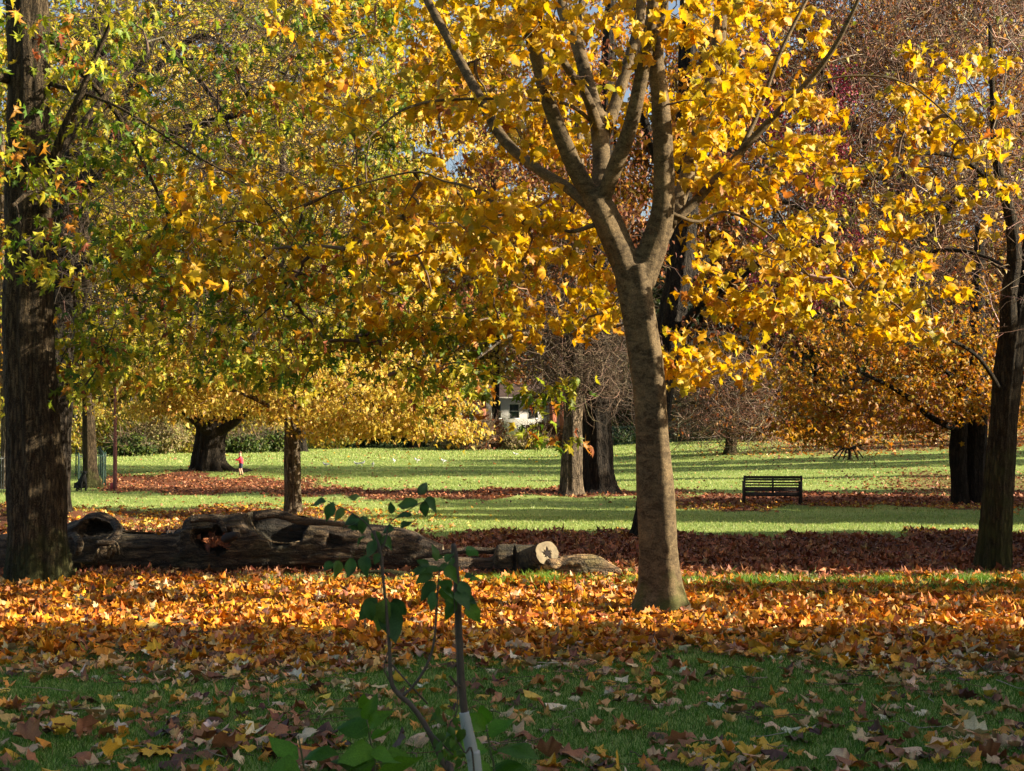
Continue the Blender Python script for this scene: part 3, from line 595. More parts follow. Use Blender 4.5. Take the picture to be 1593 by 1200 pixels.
t14, P14 = tree('broadleaf_tree', 'tall mossy brown trunk near the right edge, rooted in the shaded red leaf litter', (1545, 886),
    [(1546, 900, 20.6, 62), (1546, 880, 20.6, 52), (1549, 830, 20.6, 46), (1554, 750, 20.6, 43), (1561, 660, 20.6, 41), (1568, 580, 20.6, 40), (1578, 500, 20.6, 38), (1592, 440, 20.6, 36), (1612, 360, 20.6, 32), (1620, 200, 20.6, 28), (1625, 0, 20.6, 20)],
    [[(1572, 540, 20.6, 30), (1568, 470, 20.4, 24), (1578, 400, 20.3, 22), (1570, 330, 20.2, 18), (1552, 260, 20.1, 14), (1545, 170, 20, 10), (1540, 40, 20, 6)], [(1560, 615, 20.6, 8), (1540, 580, 20.2, 7), (1515, 550, 19.9, 6), (1470, 525, 19.6, 5), (1400, 500, 19.4, 3)],
     [(1560, 300, 20.2, 10), (1500, 250, 20, 8), (1430, 240, 19.8, 6), (1360, 280, 19.6, 4)], [(1590, 440, 20.6, 14), (1530, 400, 21.2, 8), (1460, 390, 21.6, 6), (1380, 420, 22, 4)]],
    'right_bark', [(1300, 1620, 380, 560, 19.2, 22.5, 60), (1280, 1620, 0, 380, 19, 23, 130)], 'oval', LIMG, 3, 0.2, 0.085, twmat='twig_pale', r_tip=0.0045, maxr=0.03, flare=0.35, flareh=0.3, ridges=10, ridge=0.05, sides=64, n=150)
t15, P15 = tree('thorn_tree', 'wide crown of pinkish bare twigs and dull red berries behind the maple, upper right', (1502, 728),
    [(1502, 734, 65, 30), (1502, 700, 65, 24), (1496, 620, 65, 23), (1460, 520, 65, 22), (1420, 430, 65, 20), (1405, 350, 65, 18), (1400, 150, 65, 12)],
    [[(1425, 460, 65, 14), (1340, 380, 63, 11), (1260, 330, 62, 8), (1180, 300, 61, 4)], [(1412, 400, 65, 14), (1480, 320, 63, 11), (1550, 250, 62, 7)], [(1405, 330, 65, 12), (1330, 200, 63, 9), (1260, 80, 62, 5)]],
    'dark_bark', [(1150, 1620, -40, 480, 60, 71, 300), (1180, 1480, 440, 540, 60, 65, 40)], 'oval', RUS, 26, 0.6, 0.22, twmat='twig_dark', r_tip=0.013, maxr=0.12, along=0.8)
P, Rd = twig_field(3600, pxbox(1150, 1640, -60, 500, 60, 70), 3.2, 0.029, grav=0.0, wig=0.42, K=6); twigs(t15, P, Rd, 'twig_pale', 'fine_twigs', 3)
P, Rd = twig_field(1500, pxbox(1330, 1640, -40, 520, 19.5, 23), 0.7, 0.006, grav=0.0, wig=0.4, K=5); twigs(t14, P, Rd, 'twig_pale', 'fine_twigs', 3)
def berries(root, box, n, size):
    pos = box(n); k = rng.integers(0, 26, n); cen = box(26); pos = cen[k]+rng.normal(0, 0.35, (n, 3))
    V, Fc, C = batch('oval', pos, leaf_orient(n), np.full(n, size), pick([(1, (0.25, 0.015, 0.05)), (1, (0.16, 0.01, 0.03))], n))
    o = obj_np('berries', V, Fc, MAT['litter'], root, colv=C); o['kind'] = 'stuff'
berries(t15, pxbox(1170, 1340, 60, 500, 59, 61), 3600, 0.14)

# ------------------------------------------------------------------ far woodland, shrubs
def far_tree(px, Yd, hpx_top, crown_r, pal, label, kind='oval', n=5000, size=0.4, trunk_w=0.5, low=0.25, bark='dark_bark', name='woodland_tree', group='woodland trees beyond the lawn', twn=700):
    x = (px-W/2)/F*Yd; z0 = float(ground(x, Yd)); top = CZ+(HOR-hpx_top)/F*Yd; h = top-z0
    root = empty(name, (x, Yd, z0), label, 'tree', group)
    V, Fl = bark_tube([(x, Yd, z0-0.2, trunk_w/2*1.3), (x+0.1, Yd, z0+h*0.2, trunk_w/2), (x-0.2, Yd, z0+h*0.5, trunk_w/3), (x, Yd, z0+h*0.92, trunk_w/12)], n=16, sides=10, flare=0.3)
    obj_np('trunk', V, Fl, MAT[bark], root, smoothf=True)
    skel = [(x, Yd, z0+h*f) for f in np.linspace(0.2, 0.9, 12)]
    c = (x, Yd, z0+h*(low+1)/2); T = ellipsoid_pts(c, (crown_r, crown_r, h*(1-low)/2), 90, 0.2)
    P, Rd = grow(skel, T, r_tip=0.02, maxr=0.16); twigs(root, P, Rd, 'twig_dark', 'branches', 3)
    if twn:
        Pt, Rt = twig_field(twn, lambda m: P[rng.integers(0, len(P), m), rng.integers(3, 6, m)]+rng.normal(0, 0.5, (m, 3)), 2.4, 0.03, grav=0.1, wig=0.3); twigs(root, Pt, Rt, 'twig_brown', 'fine_twigs', 3)
    if n:
        foliage(root, P, max(1, n//90), crown_r*0.13, size, kind, pal, along=0.6, droop=(0.0, 1.4), zmin=z0+0.2)
    return root
FT = [(60, 112, -330, 9, LIMG, 'far yellow green tree between the two left trunks'), (230, 116, -300, 9.5, LIM, 'far golden tree above the broad old trunk'),
      (400, 118, -260, 9.5, LIM, 'far pale yellow tree over the gulls, left one'), (560, 114, -300, 9.5, LIMG, 'far yellow green tree above the pinkish post'),
      (645, 110, 60, 6.5, BRN, 'far copper brown tree left of the white house front'), (850, 146, 120, 8, BRN, 'far brown tree rising behind the right end of the white house'),
      (770, 122, -120, 8, LIM, 'far yellow tree rising behind the white house front'), (960, 118, -100, 9, ORG, 'far orange tree behind the pair of trunks'),
      (1090, 120, 60, 9, BRN, 'far copper tree behind the weeping twiggy tree'), (1210, 118, -60, 9.5, BRN, 'far russet tree above the bench'),
      (1330, 116, -100, 9.5, ORG, 'far orange brown tree behind the orange crown'), (1470, 114, -160, 9.5, RUS, 'far brown tree behind the double trunk'), (1590, 114, -180, 9, ORG, 'far orange tree at the right edge'),
      (-60, 110, -200, 9, LIMG, 'far yellow green tree at the left edge'), (1270, 122, 380, 7, EVG, 'low dark evergreen between the weeping tree and the orange crown'), (1010, 112, 420, 6, EVG, 'dark evergreen behind the maple trunk')]
for px, Yd, tp, cr, pal, lab in FT:
    nn = 12500 if pal in (LIM, LIMG) else 9500
    if pal is EVG: nn = 7000
    far_tree(px, Yd, tp, cr, pal, lab, n=nn, size=0.40 if Yd < 110 else 0.5, low=0.02 if pal is EVG else 0.16)
def shrub(px, Yd, wpx, toppx, pal, label, n=2600, size=0.22, group=None, twn=200, tw='twig_brown'):
    x = (px-W/2)/F*Yd; z0 = float(ground(x, Yd)); h = CZ+(HOR-toppx)/F*Yd-z0; w = wpx/pxm(Yd)/2
    root = empty('shrub', (x, Yd, z0), label, 'shrub', group)
    T = ellipsoid_pts((x, Yd, z0+h*0.5), (w, min(w, 2.5), h*0.5), 60, 0.3, 0.3); T[:, 2] = np.maximum(T[:, 2], z0+0.15)
    P, Rd = grow([(x+dx, Yd, z0+0.05) for dx in np.linspace(-w*0.6, w*0.6, 5)], T, r_tip=0.012, maxr=0.06); twigs(root, P, Rd, tw, 'stems', 3)
    if twn:
        Pt, Rt = twig_field(twn, lambda m: T[rng.integers(0, 60, m)], 1.2, 0.015, grav=0.3); twigs(root, Pt, Rt, tw, 'fine_twigs', 3)
    foliage(root, P, max(1, n//60), max(0.15, min(w, h)*0.22), size, 'oval', pal, along=0.9, droop=(0, 1.3), zmin=z0+0.05, name='foliage')
    return root
DG = [(3, (0.05, 0.085, 0.02)), (2, (0.10, 0.15, 0.03)), (1, (0.22, 0.26, 0.05))]
SCR = [(3, (0.34, 0.27, 0.12)), (2, (0.20, 0.16, 0.07)), (2, (0.30, 0.30, 0.08)), (1, (0.45, 0.38, 0.2))]
SH = [(20, 92, 80, 610, SHR, 'yellow green shrub behind the pale left trunk'), (115, 94, 70, 600, SHR, 'yellow shrub showing between the two left trunks'), (190, 96, 90, 628, SHR, 'bright yellow shrub right of the slim red-based young tree'),
      (250, 94.5, 70, 640, SCR, 'straw coloured shrub left of the broad old trunk'), (290, 98, 60, 620, SHR, 'tall yellow shrub touching the broad old trunk'), (205, 90, 60, 678, DG, 'low green shrub at the foot of the yellow shrubs'),
      (380, 97, 60, 674, DG, 'low green shrub right of the broad old trunk'), (425, 99, 50, 670, DG, 'rounded green shrub left of the slim mottled trunk'), (395, 101.5, 110, 625, SHR, 'pale yellow shrub above the low green shrubs'), (510, 108, 70, 650, SHR, 'yellow shrub behind the small dark trunk'),
      (560, 112, 90, 640, EVG, 'dark shrub behind the leftmost gulls'), (640, 112, 90, 645, EVG, 'dark shrub right of the pinkish post'), (705, 106, 80, 668, SCR, 'straw coloured scrub below the white house, left part'), (760, 108, 60, 655, BRN, 'reddish brown shrub under the white house'),
      (820, 106, 80, 676, SCR, 'straw coloured scrub below the white house, right part'), (845, 112, 60, 655, BRN, 'rusty shrub left of the pair of trunks'), (960, 110, 80, 655, EVG, 'dark clipped shrub right of the pair of trunks'), (1010, 112, 90, 650, EVG, 'dark shrub behind the maple trunk'),
      (1085, 112, 100, 655, EVG, 'dark shrub behind the far fence'), (1175, 104, 70, 640, BRN, 'rusty shrub right of the weeping tree'), (1240, 112, 90, 640, EVG, 'dark shrub left of the orange crown'), (1320, 108, 110, 610, BRN, 'russet shrub behind the orange crown'),
      (1420, 106, 110, 600, BRN, 'russet shrub left of the double trunk'), (1560, 106, 120, 590, ORG, 'orange shrub at the right edge'), (-30, 90, 80, 600, SHR, 'yellow green shrub at the left edge')]
for px, Yd, w, tp, pal, lab in SH: shrub(px, Yd, w, tp, pal, lab)
shrub(740, 104, 70, 650, BRN, 'bare reddish drooping shrub in front of the white house', n=300, twn=900, tw='twig_brown')
# distant treeline closing the view
def treeline():
    n = 60000; x = rng.uniform(-75, 75, n); y = rng.uniform(150, 175, n); hgt = 24+4*np.sin(x*0.21)+3*np.sin(x*0.53+1)+2*np.sin(x*1.1)
    z = ground(x, y)+rng.random(n)**0.8*hgt
    pos = np.stack([x, y, z], 1)
    colr = np.where((np.sin(x*0.17+2)+rng.normal(0, 0.4, n) > 0)[:, None], pick(LIMG, n), pick(BRN, n))
    V, Fc, C = batch('oval', pos, leaf_orient(n, (0, 1.4)), rng.uniform(0.7, 1.3, n), colr*0.8)
    o = obj_np('distant_woodland', V, Fc, MAT['leaf'], colv=C); tag(o, 'distant mass of autumn trees closing the view behind the park', 'woodland', kind='stuff')
treeline()

#==SHADE==
# ------------------------------------------------------------------ unseen trees right of the frame, placed and sized to throw the shade bands
def shade_tree(x, v, rad, h, n, low=0.06, label='dense dark green evergreen placed unseen on the right to cast shade'):
    y = v-SUN_K*x; z0 = float(ground(x, y)); root = empty('shade_evergreen', (x, y, z0), label, 'tree', 'unseen evergreens placed to shade the view')
    V, Fl = bark_tube([(x, y, z0-0.2, 0.3), (x, y, z0+h*0.4, 0.2), (x, y, z0+h*0.95, 0.05)], n=14, sides=10, flare=0.3); obj_np('trunk', V, Fl, MAT['dark_bark'], root, smoothf=True)
    c = (x, y, z0+h*(1+low)/2); pos = ellipsoid_pts(c, (rad, rad, h*(1-low)/2), n, 0.25, 0.06)
    V, Fc, C = batch('oval', pos, leaf_orient(n, (0, 1.2), 0.9), rng.uniform(0.35, 0.6, n), pick(EVG, n))
    o = obj_np('crown', V, Fc, MAT['leaf'], root, colv=C); o['kind'] = 'stuff'
# (x, v, radius, height): v = y + SUN_K x is the coordinate across the sunbeams
for a in [(17, 12.0, 2.3, 11), (17, 8.6, 2.6, 12), (17, 4.2, 3.0, 12), (17, -1, 3.2, 12), (24, 10.5, 3.4, 13), (24, 5.0, 3.6, 13), (13, 1.0, 3, 10),
          (15.5, 18.0, 0.6, 6.3), (17.2, 18.05, 0.6, 6.5), (20.5, 23.0, 2.2, 10.5), (17, 25.9, 2.9, 9.5), (22, 24.5, 3.0, 11), (24, 27, 1.7, 11), (13.5, 27.2, 1.5, 6.5), (13, 22.6, 1.7, 5.5),
          (20, 33.2, 1.3, 10), (21, 35.6, 1.3, 10.5), (24, 38.6, 2.0, 8), (24, 42, 2.2, 8), (30, 42.8, 1.9, 10), (31, 47.6, 1.3, 16)]:
    shade_tree(*a, n=int(5200*(a[2]/2.5)**1.0+600))
def dapple_tree(x, v, rad, h, n):  # unseen young tree added to dapple the light on trunk and leaf carpet
    y = v-SUN_K*x; z0 = float(ground(x, y)); root = empty('young_tree', (x, y, z0), 'thinly leaved young tree added unseen on the right to dapple the light', 'tree')
    V, Fl = bark_tube([(x, y, z0-0.1, 0.05), (x, y, z0+h*0.5, 0.035), (x, y, z0+h, 0.01)], n=14, sides=8); obj_np('trunk', V, Fl, MAT['rough_bark'], root, smoothf=True)
    T = ellipsoid_pts((x, y, z0+h*0.55), (rad, rad, h*0.45), 60, 0.1)
    P, Rd = grow([(x, y, z0+h*f) for f in np.linspace(0.2, 0.95, 10)], T, r_tip=0.004, maxr=0.02); twigs(root, P, Rd, 'twig_brown')
    foliage(root, P, n//60, 0.15, 0.16, 'star', YEL)
dapple_tree(11.5, 16.5, 1.4, 5.0, 420)
for a in [(36, 57.6, 0.4, 14), (38, 65.2, 1.9, 16), (38, 70.6, 2.2, 16), (42, 81.5, 2.4, 17), (44, 87.3, 1.6, 17)]:
    shade_tree(a[0]+4, a[1], a[2], a[3]+3, n=3200, label='tall slender evergreen placed unseen on the right to streak the lawn with shade')

# ------------------------------------------------------------------ small solid shapes
def box(c, s, rz=0.0, bev=0.0, tilt=0.0):
    """verts/faces of a box centre c, size s, with chamfered long edges when bev > 0"""
    x, y, z = [a/2 for a in s]; b = min(bev, x*0.4, y*0.4, z*0.4)
    if b <= 0:
        V = np.array([(sx*x, sy*y, sz*z) for sz in (-1, 1) for sy in (-1, 1) for sx in (-1, 1)], float)
        Q = np.array([(0, 2, 3, 1), (4, 5, 7, 6), (0, 1, 5, 4), (2, 6, 7, 3), (0, 4, 6, 2), (1, 3, 7, 5)])
    else:
        ring = [(x-b, y), (x, y-b), (x, -y+b), (x-b, -y), (-x+b, -y), (-x, -y+b), (-x, y-b), (-x+b, y)]
        V = []
        for zz, f in ((-z, 1-b/max(x, y)), (-z+b, 1), (z-b, 1), (z, 1-b/max(x, y))): V += [(a*f, c_*f, zz) for a, c_ in ring]
        V = np.array(V, float); Q = []
        for k in range(3):
            for i in range(8): Q.append((k*8+i, k*8+(i+1) % 8, (k+1)*8+(i+1) % 8, (k+1)*8+i))
        for o in (0, 24): Q += [(o, o+1, o+2, o+3), (o, o+3, o+4, o+7), (o+4, o+5, o+6, o+7)]
        Q = np.array(Q)
    if tilt: 
        ct, st = math.cos(tilt), math.sin(tilt); V = V @ np.array([[1, 0, 0], [0, ct, st], [0, -st, ct]])
    cz, sz_ = math.cos(rz), math.sin(rz); V = V @ np.array([[cz, sz_, 0], [-sz_, cz, 0], [0, 0, 1]])
    return V+np.array(c), Q
def local(name, parts, mat, parent):
    V, Fl = merge(parts) if isinstance(parts, list) else merge([parts])
    return link(bpy.data.objects.new(name, mesh_np(name, V, Fl, mat)), parent)
def skin(name, verts, edges, radii, mat, parent=None, sub=1, root=0):
    me = bpy.data.meshes.new('s'); me.from_pydata(verts, edges, []); me.update()
    o = bpy.data.objects.new('s', me); col.objects.link(o)
    o.modifiers.new('k', 'SKIN'); sk_ = me.skin_vertices[0].data
    for i, r in enumerate(radii): sk_[i].radius = (r, r) if not isinstance(r, tuple) else r
    sk_[root].use_root = True
    s = o.modifiers.new('u', 'SUBSURF'); s.levels = sub; s.render_levels = sub
    dg = bpy.context.evaluated_depsgraph_get(); m2 = bpy.data.meshes.new_from_object(o.evaluated_get(dg), depsgraph=dg); bpy.data.objects.remove(o)
    m2.name = name; m2.materials.clear(); m2.materials.append(mat); m2.polygons.foreach_set('use_smooth', np.ones(len(m2.polygons), bool))
    return link(bpy.data.objects.new(name, m2), parent)
def chainskin(name, chains, mat, parent=None, sub=1):
    """chains: lists of (x,y,z,r); a point equal to an earlier one is shared"""
    verts, edges, rad, key = [], [], [], {}
    for ch in chains:
        prev = None
        for x, y, z, r in ch:
            k = (round(x, 4), round(y, 4), round(z, 4))
            if k not in key: key[k] = len(verts); verts.append((x, y, z)); rad.append(r)
            i = key[k]
            if prev is not None and prev != i: edges.append((prev, i))
            prev = i
    return skin(name, verts, edges, rad, mat, parent, sub)

# ------------------------------------------------------------------ the fallen log
def mat_log():
    m, t, n = M_new('weathered_log_wood'); L = t.links.new
    tc = n('TexCoord'); mp = n('Mapping'); mp.inputs['Scale'].default_value = (0.22, 1, 1); L(tc.outputs['Object'], mp.inputs[0])
    n1 = n('TexNoise', ins={'Scale': 9.0, 'Detail': 9.0, 'Roughness': 0.7, 'Distortion': 1.2}); L(mp.outputs[0], n1.inputs[0])
    n2 = n('TexNoise', ins={'Scale': 1.6, 'Detail': 5.0}); L(tc.outputs['Object'], n2.inputs[0])
    n3 = n('TexNoise', ins={'Scale': 40.0, 'Detail': 4.0}); L(tc.outputs['Object'], n3.inputs[0])
    r = n('ValToRGB'); ramp(r, [(0.34, (0.016, 0.010, 0.006)), (0.50, (0.065, 0.041, 0.022)), (0.64, (0.20, 0.135, 0.07))]); L(n1.outputs[0], r.inputs[0])
    vo = n('TexVoronoi', feature='DISTANCE_TO_EDGE', ins={'Scale': 10.0}); wv = n('VectorMath', operation='MULTIPLY_ADD'); L(n3.outputs['Color'], wv.inputs[0]); wv.inputs[1].default_value = (0.05, 0.05, 0.05); L(mp.outputs[0], wv.inputs[2]); L(wv.outputs[0], vo.inputs[0])
    cr_ = n('MapRange', ins={'From Min': 0.0, 'From Max': 0.10, 'To Min': 0.3, 'To Max': 1.0}); L(vo.outputs[0], cr_.inputs[0])
    r2 = n('ValToRGB'); ramp(r2, [(0.50, (0, 0, 0)), (0.66, (1, 1, 1))]); L(n2.outputs[0], r2.inputs[0])
    mx = n('MixRGB'); mu = n('Math', operation='MULTIPLY', ins={1: 0.5}); L(r2.outputs[0], mu.inputs[0]); L(mu.outputs[0], mx.inputs[0])
    L(r.outputs[0], mx.inputs[1]); mx.inputs[2].default_value = (0.06, 0.055, 0.02, 1)
    b = n('BsdfPrincipled'); b.inputs['Roughness'].default_value = 0.8; ta = n('Attribute', attribute_name='tint'); tm = n('VectorMath', operation='MULTIPLY'); L(mx.outputs[0], tm.inputs[0]); L(ta.outputs['Color'], tm.inputs[1]); cs = n('VectorMath', operation='SCALE'); L(tm.outputs[0], cs.inputs[0]); L(cr_.outputs[0], cs.inputs['Scale']); L(cs.outputs[0], b.inputs['Base Color'])
    h0 = n('Math', operation='MULTIPLY_ADD', ins={1: 0.5}); L(n3.outputs[0], h0.inputs[0]); L(n1.outputs[0], h0.inputs[2]); h = n('Math', operation='MULTIPLY_ADD', ins={1: 0.5}); L(cr_.outputs[0], h.inputs[0]); L(h0.outputs[0], h.inputs[2])
    bp = n('Bump', ins={'Strength': 1.0, 'Distance': 0.06}); L(h.outputs[0], bp.inputs['Height']); L(bp.outputs[0], b.inputs['Normal'])
    o = n('OutputMaterial'); L(b.outputs[0], o.inputs[0]); return m
MAT['log'] = mat_log()
def ones(o):
    a = o.data.color_attributes.new('tint', 'FLOAT_COLOR', 'POINT'); a.data.foreach_set('color', np.ones(len(o.data.vertices)*4, np.float32)); return o
MAT['cut'] = mat_plain('pale_sawn_wood', (0.25, 0.20, 0.12), 0.8, var=0.3, scale=14)
MAT['logpale'] = mat_bark('pale_weathered_root', (0.10, 0.075, 0.042), (0.27, 0.20, 0.115), ((0.12, 0.14, 0.03), 0.12), vs=14, depth=0.04)
MAT['hollow'] = mat_plain('rotten_dark_wood', (0.022, 0.015, 0.012), 0.95, var=0.5, scale=20)
def log_body(prof, Yc, n, sides, holes, seed, endcap=True):
    """prof: (px, top_py, bottom_py) at distance Yc; carved hollows: (px, py, rx_px, ry_px, depth_m, lip_m, sharp)"""
    S = resample(prof, n); px, tp, bt = S.T; sc_ = pxm(Yc)
    rr = np.random.default_rng(seed)
    X = (px-W/2)/F*Yc; zt = CZ+(HOR-tp)/F*Yc; zb = CZ+(HOR-bt)/F*Yc; zc = (zt+zb)/2; rz = (zt-zb)/2; ry = np.maximum(rz*1.02, 0.12)
    th = np.arange(sides)*2*math.pi/sides; TH = th[None]; Xg = X[:, None]
    f = 1+0.018*np.sin(9*TH+Xg*1.3+seed)+0.014*np.sin(17*TH-Xg*2.1)+0.010*np.sin(31*TH+Xg*3.0)+0.03*np.sin(3*TH+Xg*1.7+seed)+0.025*np.sin(Xg*4.3+2*TH)+0.015*np.sin(Xg*11+3*TH)
    for q_, w_, am in ((7, 1.1, 0.035), (11, -1.7, 0.03), (19, 2.3, 0.018)):
        f -= am*(1-np.abs(np.sin(q_*TH/2+0.8*np.sin(Xg*w_+q_)+0.5*np.sin(Xg*3.1*w_)+0.25*np.sin(Xg*9+q_*TH))))**5
    f += 0.012*np.sin(Xg*23+5*TH)*np.sin(Xg*7.3-4*TH)+rr.normal(0, 0.005, f.shape)
    cy, sz_ = np.cos(TH), np.sin(TH)           # theta=0 away from the lens, theta=pi towards it
    # squarish section
    e = 0.9; cyy = np.sign(cy)*np.abs(cy)**e; szz = np.sign(sz_)*np.abs(sz_)**e
    Yv = Yc+0.35+ry[:, None]*f*cyy; Zv = zc[:, None]+rz[:, None]*f*szz
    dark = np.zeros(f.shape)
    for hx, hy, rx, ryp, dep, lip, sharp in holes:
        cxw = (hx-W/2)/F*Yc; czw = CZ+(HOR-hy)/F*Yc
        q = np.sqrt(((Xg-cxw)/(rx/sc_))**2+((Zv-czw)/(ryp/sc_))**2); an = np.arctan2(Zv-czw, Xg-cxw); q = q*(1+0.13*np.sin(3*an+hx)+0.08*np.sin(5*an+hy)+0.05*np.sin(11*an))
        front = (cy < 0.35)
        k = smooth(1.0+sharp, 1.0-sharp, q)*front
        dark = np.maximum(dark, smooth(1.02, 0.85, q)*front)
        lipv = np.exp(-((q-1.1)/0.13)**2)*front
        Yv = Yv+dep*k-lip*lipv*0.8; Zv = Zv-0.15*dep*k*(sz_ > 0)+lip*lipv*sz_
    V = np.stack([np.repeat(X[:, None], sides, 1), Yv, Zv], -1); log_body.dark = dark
    idx = np.arange(n*sides).reshape(n, sides); nx_ = np.roll(idx, -1, 1)
    Q = np.stack([idx[:-1], idx[1:], nx_[1:], nx_[:-1]], -1).reshape(-1, 4)
    return V.reshape(-1, 3), Q, idx
LGY = 20.3
log = empty('fallen_log', gat(400, 900), 'huge dark fallen tree trunk with knot hole and scooped hollow, lying across the left half', 'log')
prof = [(-260, 842, 900), (-60, 838, 902), (0, 834, 904), (60, 830, 905), (112, 812, 905), (128, 803, 905), (150, 802, 905), (170, 812, 904), (180, 826, 904), (270, 827, 903), (284, 810, 903), (300, 803, 902), (345, 803, 900),
        (360, 800, 899), (378, 801, 898), (400, 796, 896), (430, 802, 893), (480, 808, 889), (540, 814, 889), (580, 819, 892), (610, 822, 896), (640, 829, 897), (665, 840, 896), (687, 849, 893)]
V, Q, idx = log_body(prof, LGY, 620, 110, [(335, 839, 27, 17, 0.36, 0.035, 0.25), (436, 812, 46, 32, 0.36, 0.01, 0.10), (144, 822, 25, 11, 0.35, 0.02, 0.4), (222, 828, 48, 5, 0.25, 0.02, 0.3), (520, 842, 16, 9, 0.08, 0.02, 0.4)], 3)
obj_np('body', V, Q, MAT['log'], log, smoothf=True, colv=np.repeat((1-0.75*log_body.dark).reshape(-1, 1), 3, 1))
end = V[idx[-1]]; c = end.mean(0)+np.array([0.03, 0, 0])
ring2 = c+(end-c)*0.55+np.array([0.012, 0, 0]); Ve = np.vstack([end+np.array([0.004, 0, 0]), ring2, c[None]+np.array([[0.006, 0, 0]])]); s_ = len(end); i0 = np.arange(s_); i1 = np.roll(i0, -1)
obj_np('sawn_end', Ve, [np.stack([i0, i1, i1+s_, i0+s_], 1), np.stack([i0+s_, i1+s_, np.full(s_, 2*s_)], 1)], MAT['cut'], log)
def stub(name, pts, mat, parent, **k):
    V, Fl = capped(rpx(pts, 0), **k); return ones(obj_np(name, V, Fl, mat, parent, smoothf=True))
stub('branch_stub', [(352, 838, 20.0, 16), (362, 834, 19.75, 13), (370, 832, 19.6, 9)], MAT['hollow'], log, n=12, sides=14, rough=0.03)
for a in [[(168, 868, 19.95, 5), (170, 852, 19.85, 6), (166, 838, 19.95, 4)], [(175, 866, 19.95, 4), (178, 853, 19.83, 5), (175, 843, 19.95, 3)], [(183, 862, 19.95, 4), (184, 852, 19.86, 4), (181, 845, 19.98, 3)], [(146, 872, 19.95, 5), (152, 858, 19.85, 5), (160, 848, 19.95, 3)]]:
    stub('burr_ridge', a, MAT['logpale'], log, n=14, sides=10)
stub('bark_ridge', [(116, 832, 19.9, 10), (124, 846, 19.7, 13), (120, 862, 19.75, 10)], MAT['log'], log, n=14, sides=12)
stub('bark_ridge', [(176, 812, 20.0, 10), (184, 826, 19.8, 13), (172, 842, 19.75, 12), (150, 846, 19.75, 9)], MAT['log'], log, n=20, sides=12)
# thick torn rim along the scooped hollow
rim = [(388, 806, 19.82, 3), (396, 822, 19.74, 2.6), (406, 834, 19.7, 2.2), (424, 843, 19.7, 2.2), (450, 845, 19.72, 2), (466, 842, 19.76, 1.4)]
stub('hollow_rim', rim, MAT['logpale'], log, n=40, sides=8, rough=0.03)
stub('bark_plate', [(395, 803, 20.1, 15), (430, 800, 20.1, 14), (470, 811, 20.1, 12), (510, 814, 20.1, 8), (560, 820, 20.1, 5)], MAT['log'], log, n=40, sides=16, rough=0.02)
stub('bark_plate', [(296, 810, 20.0, 10), (320, 806, 20.0, 12), (342, 812, 19.95, 9), (350, 828, 19.85, 7)], MAT['log'], log, n=30, sides=14, rough=0.02)
stub('fallen_branch', [(560, 893, 19.6, 9), (610, 893, 19.5, 13), (660, 903, 19.4, 9), (690, 908, 19.35, 5)], MAT['right_bark'], log, n=30, sides=14)
tag(bpy.data.objects['fallen_branch'], 'mossy branch lying under the log')
# leaves caught in the knot hole
for i in range(34):
    q = at(334+random.gauss(0, 8), 842+random.gauss(0, 4), 20.16+random.uniform(-0.06, 0.08))
    me_ = leaf_meshes('fallred', 'maple', RED, 8)[i % 8]; o = bpy.data.objects.new('caught_leaf', me_)
    o.matrix_local = Matrix.Translation(q-log.location) @ Matrix(frames(rng.normal(0, 1, (1, 3)), np.array([[0, -1, 0.3]])+rng.normal(0, 0.5, (1, 3)))[0].tolist()).to_4x4() @ Matrix.Scale(random.uniform(0.07, 0.13), 4); link(o, log)

log2 = empty('fallen_log', gat(800, 903), 'shorter log with sawn stump face and pale root end, right of the big log', 'log')
prof2 = [(655, 872, 904), (690, 869, 905), (735, 870, 906), (764, 870, 906), (772, 853, 906), (790, 850, 906), (812, 850, 906), (835, 852, 905), (858, 862, 903), (880, 872, 898)]
V, Q, idx = log_body(prof2, 19.7, 260, 90, [(745, 862, 18, 6, 0.15, 0.01, 0.3), (800, 870, 3, 18, 0.05, 0.01, 0.5)], 8)
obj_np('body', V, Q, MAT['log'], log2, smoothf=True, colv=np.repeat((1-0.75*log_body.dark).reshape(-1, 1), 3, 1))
V, Fl = capped(rpx([(640, 868, 20.4, 10), (720, 857, 20.3, 10), (775, 858, 20.2, 10)], 0), n=24, sides=12); ones(obj_np('side_limb', V, Fl, MAT['log'], log2, smoothf=True))
# sawn stub pointing towards the lens and right
a0 = np.array(at(822, 872, 19.9)); a1 = np.array(at(851, 861, 19.25)); ax = nrm(a1-a0)
stubp = [(*(a0+(a1-a0)*t), 0.165-0.004*t) for t in (0, 0.35, 0.7, 1.0)]
V, Fl = bark_tube(stubp, n=24, sides=40, ridges=5, ridge=0.03, rough=0.006, cap=False, seed=5); ones(obj_np('stump', V, Fl, MAT['log'], log2, smoothf=True))
end = V[-40:]; c = end.mean(0)
rad = np.linspace(1, 0, 9)[:-1]; th = np.arange(40)*2*math.pi/40; VV = []
for k_, f in enumerate(rad):
    star = 0.22+0.20*np.maximum(0, np.cos(2.5*th+0.6))**3+0.08*np.sin(7*th)
    dent = -0.05*(f < star)
    VV.append(c+(end-c)*f+ax*(0.004+dent)[:, None])
VV = np.vstack(VV+[c[None]-ax*0.05]); Fs = []
for k_ in range(len(rad)-1): Fs.append(np.stack([np.arange(40)+k_*40, np.roll(np.arange(40), -1)+k_*40, np.roll(np.arange(40), -1)+(k_+1)*40, np.arange(40)+(k_+1)*40], 1))
Fs.append(np.stack([np.arange(40)+(len(rad)-1)*40, np.roll(np.arange(40), -1)+(len(rad)-1)*40, np.full(40, len(VV)-1)], 1))
obj_np('sawn_face', VV, [np.concatenate(Fs[:-1]), Fs[-1]], MAT['cut'], log2)
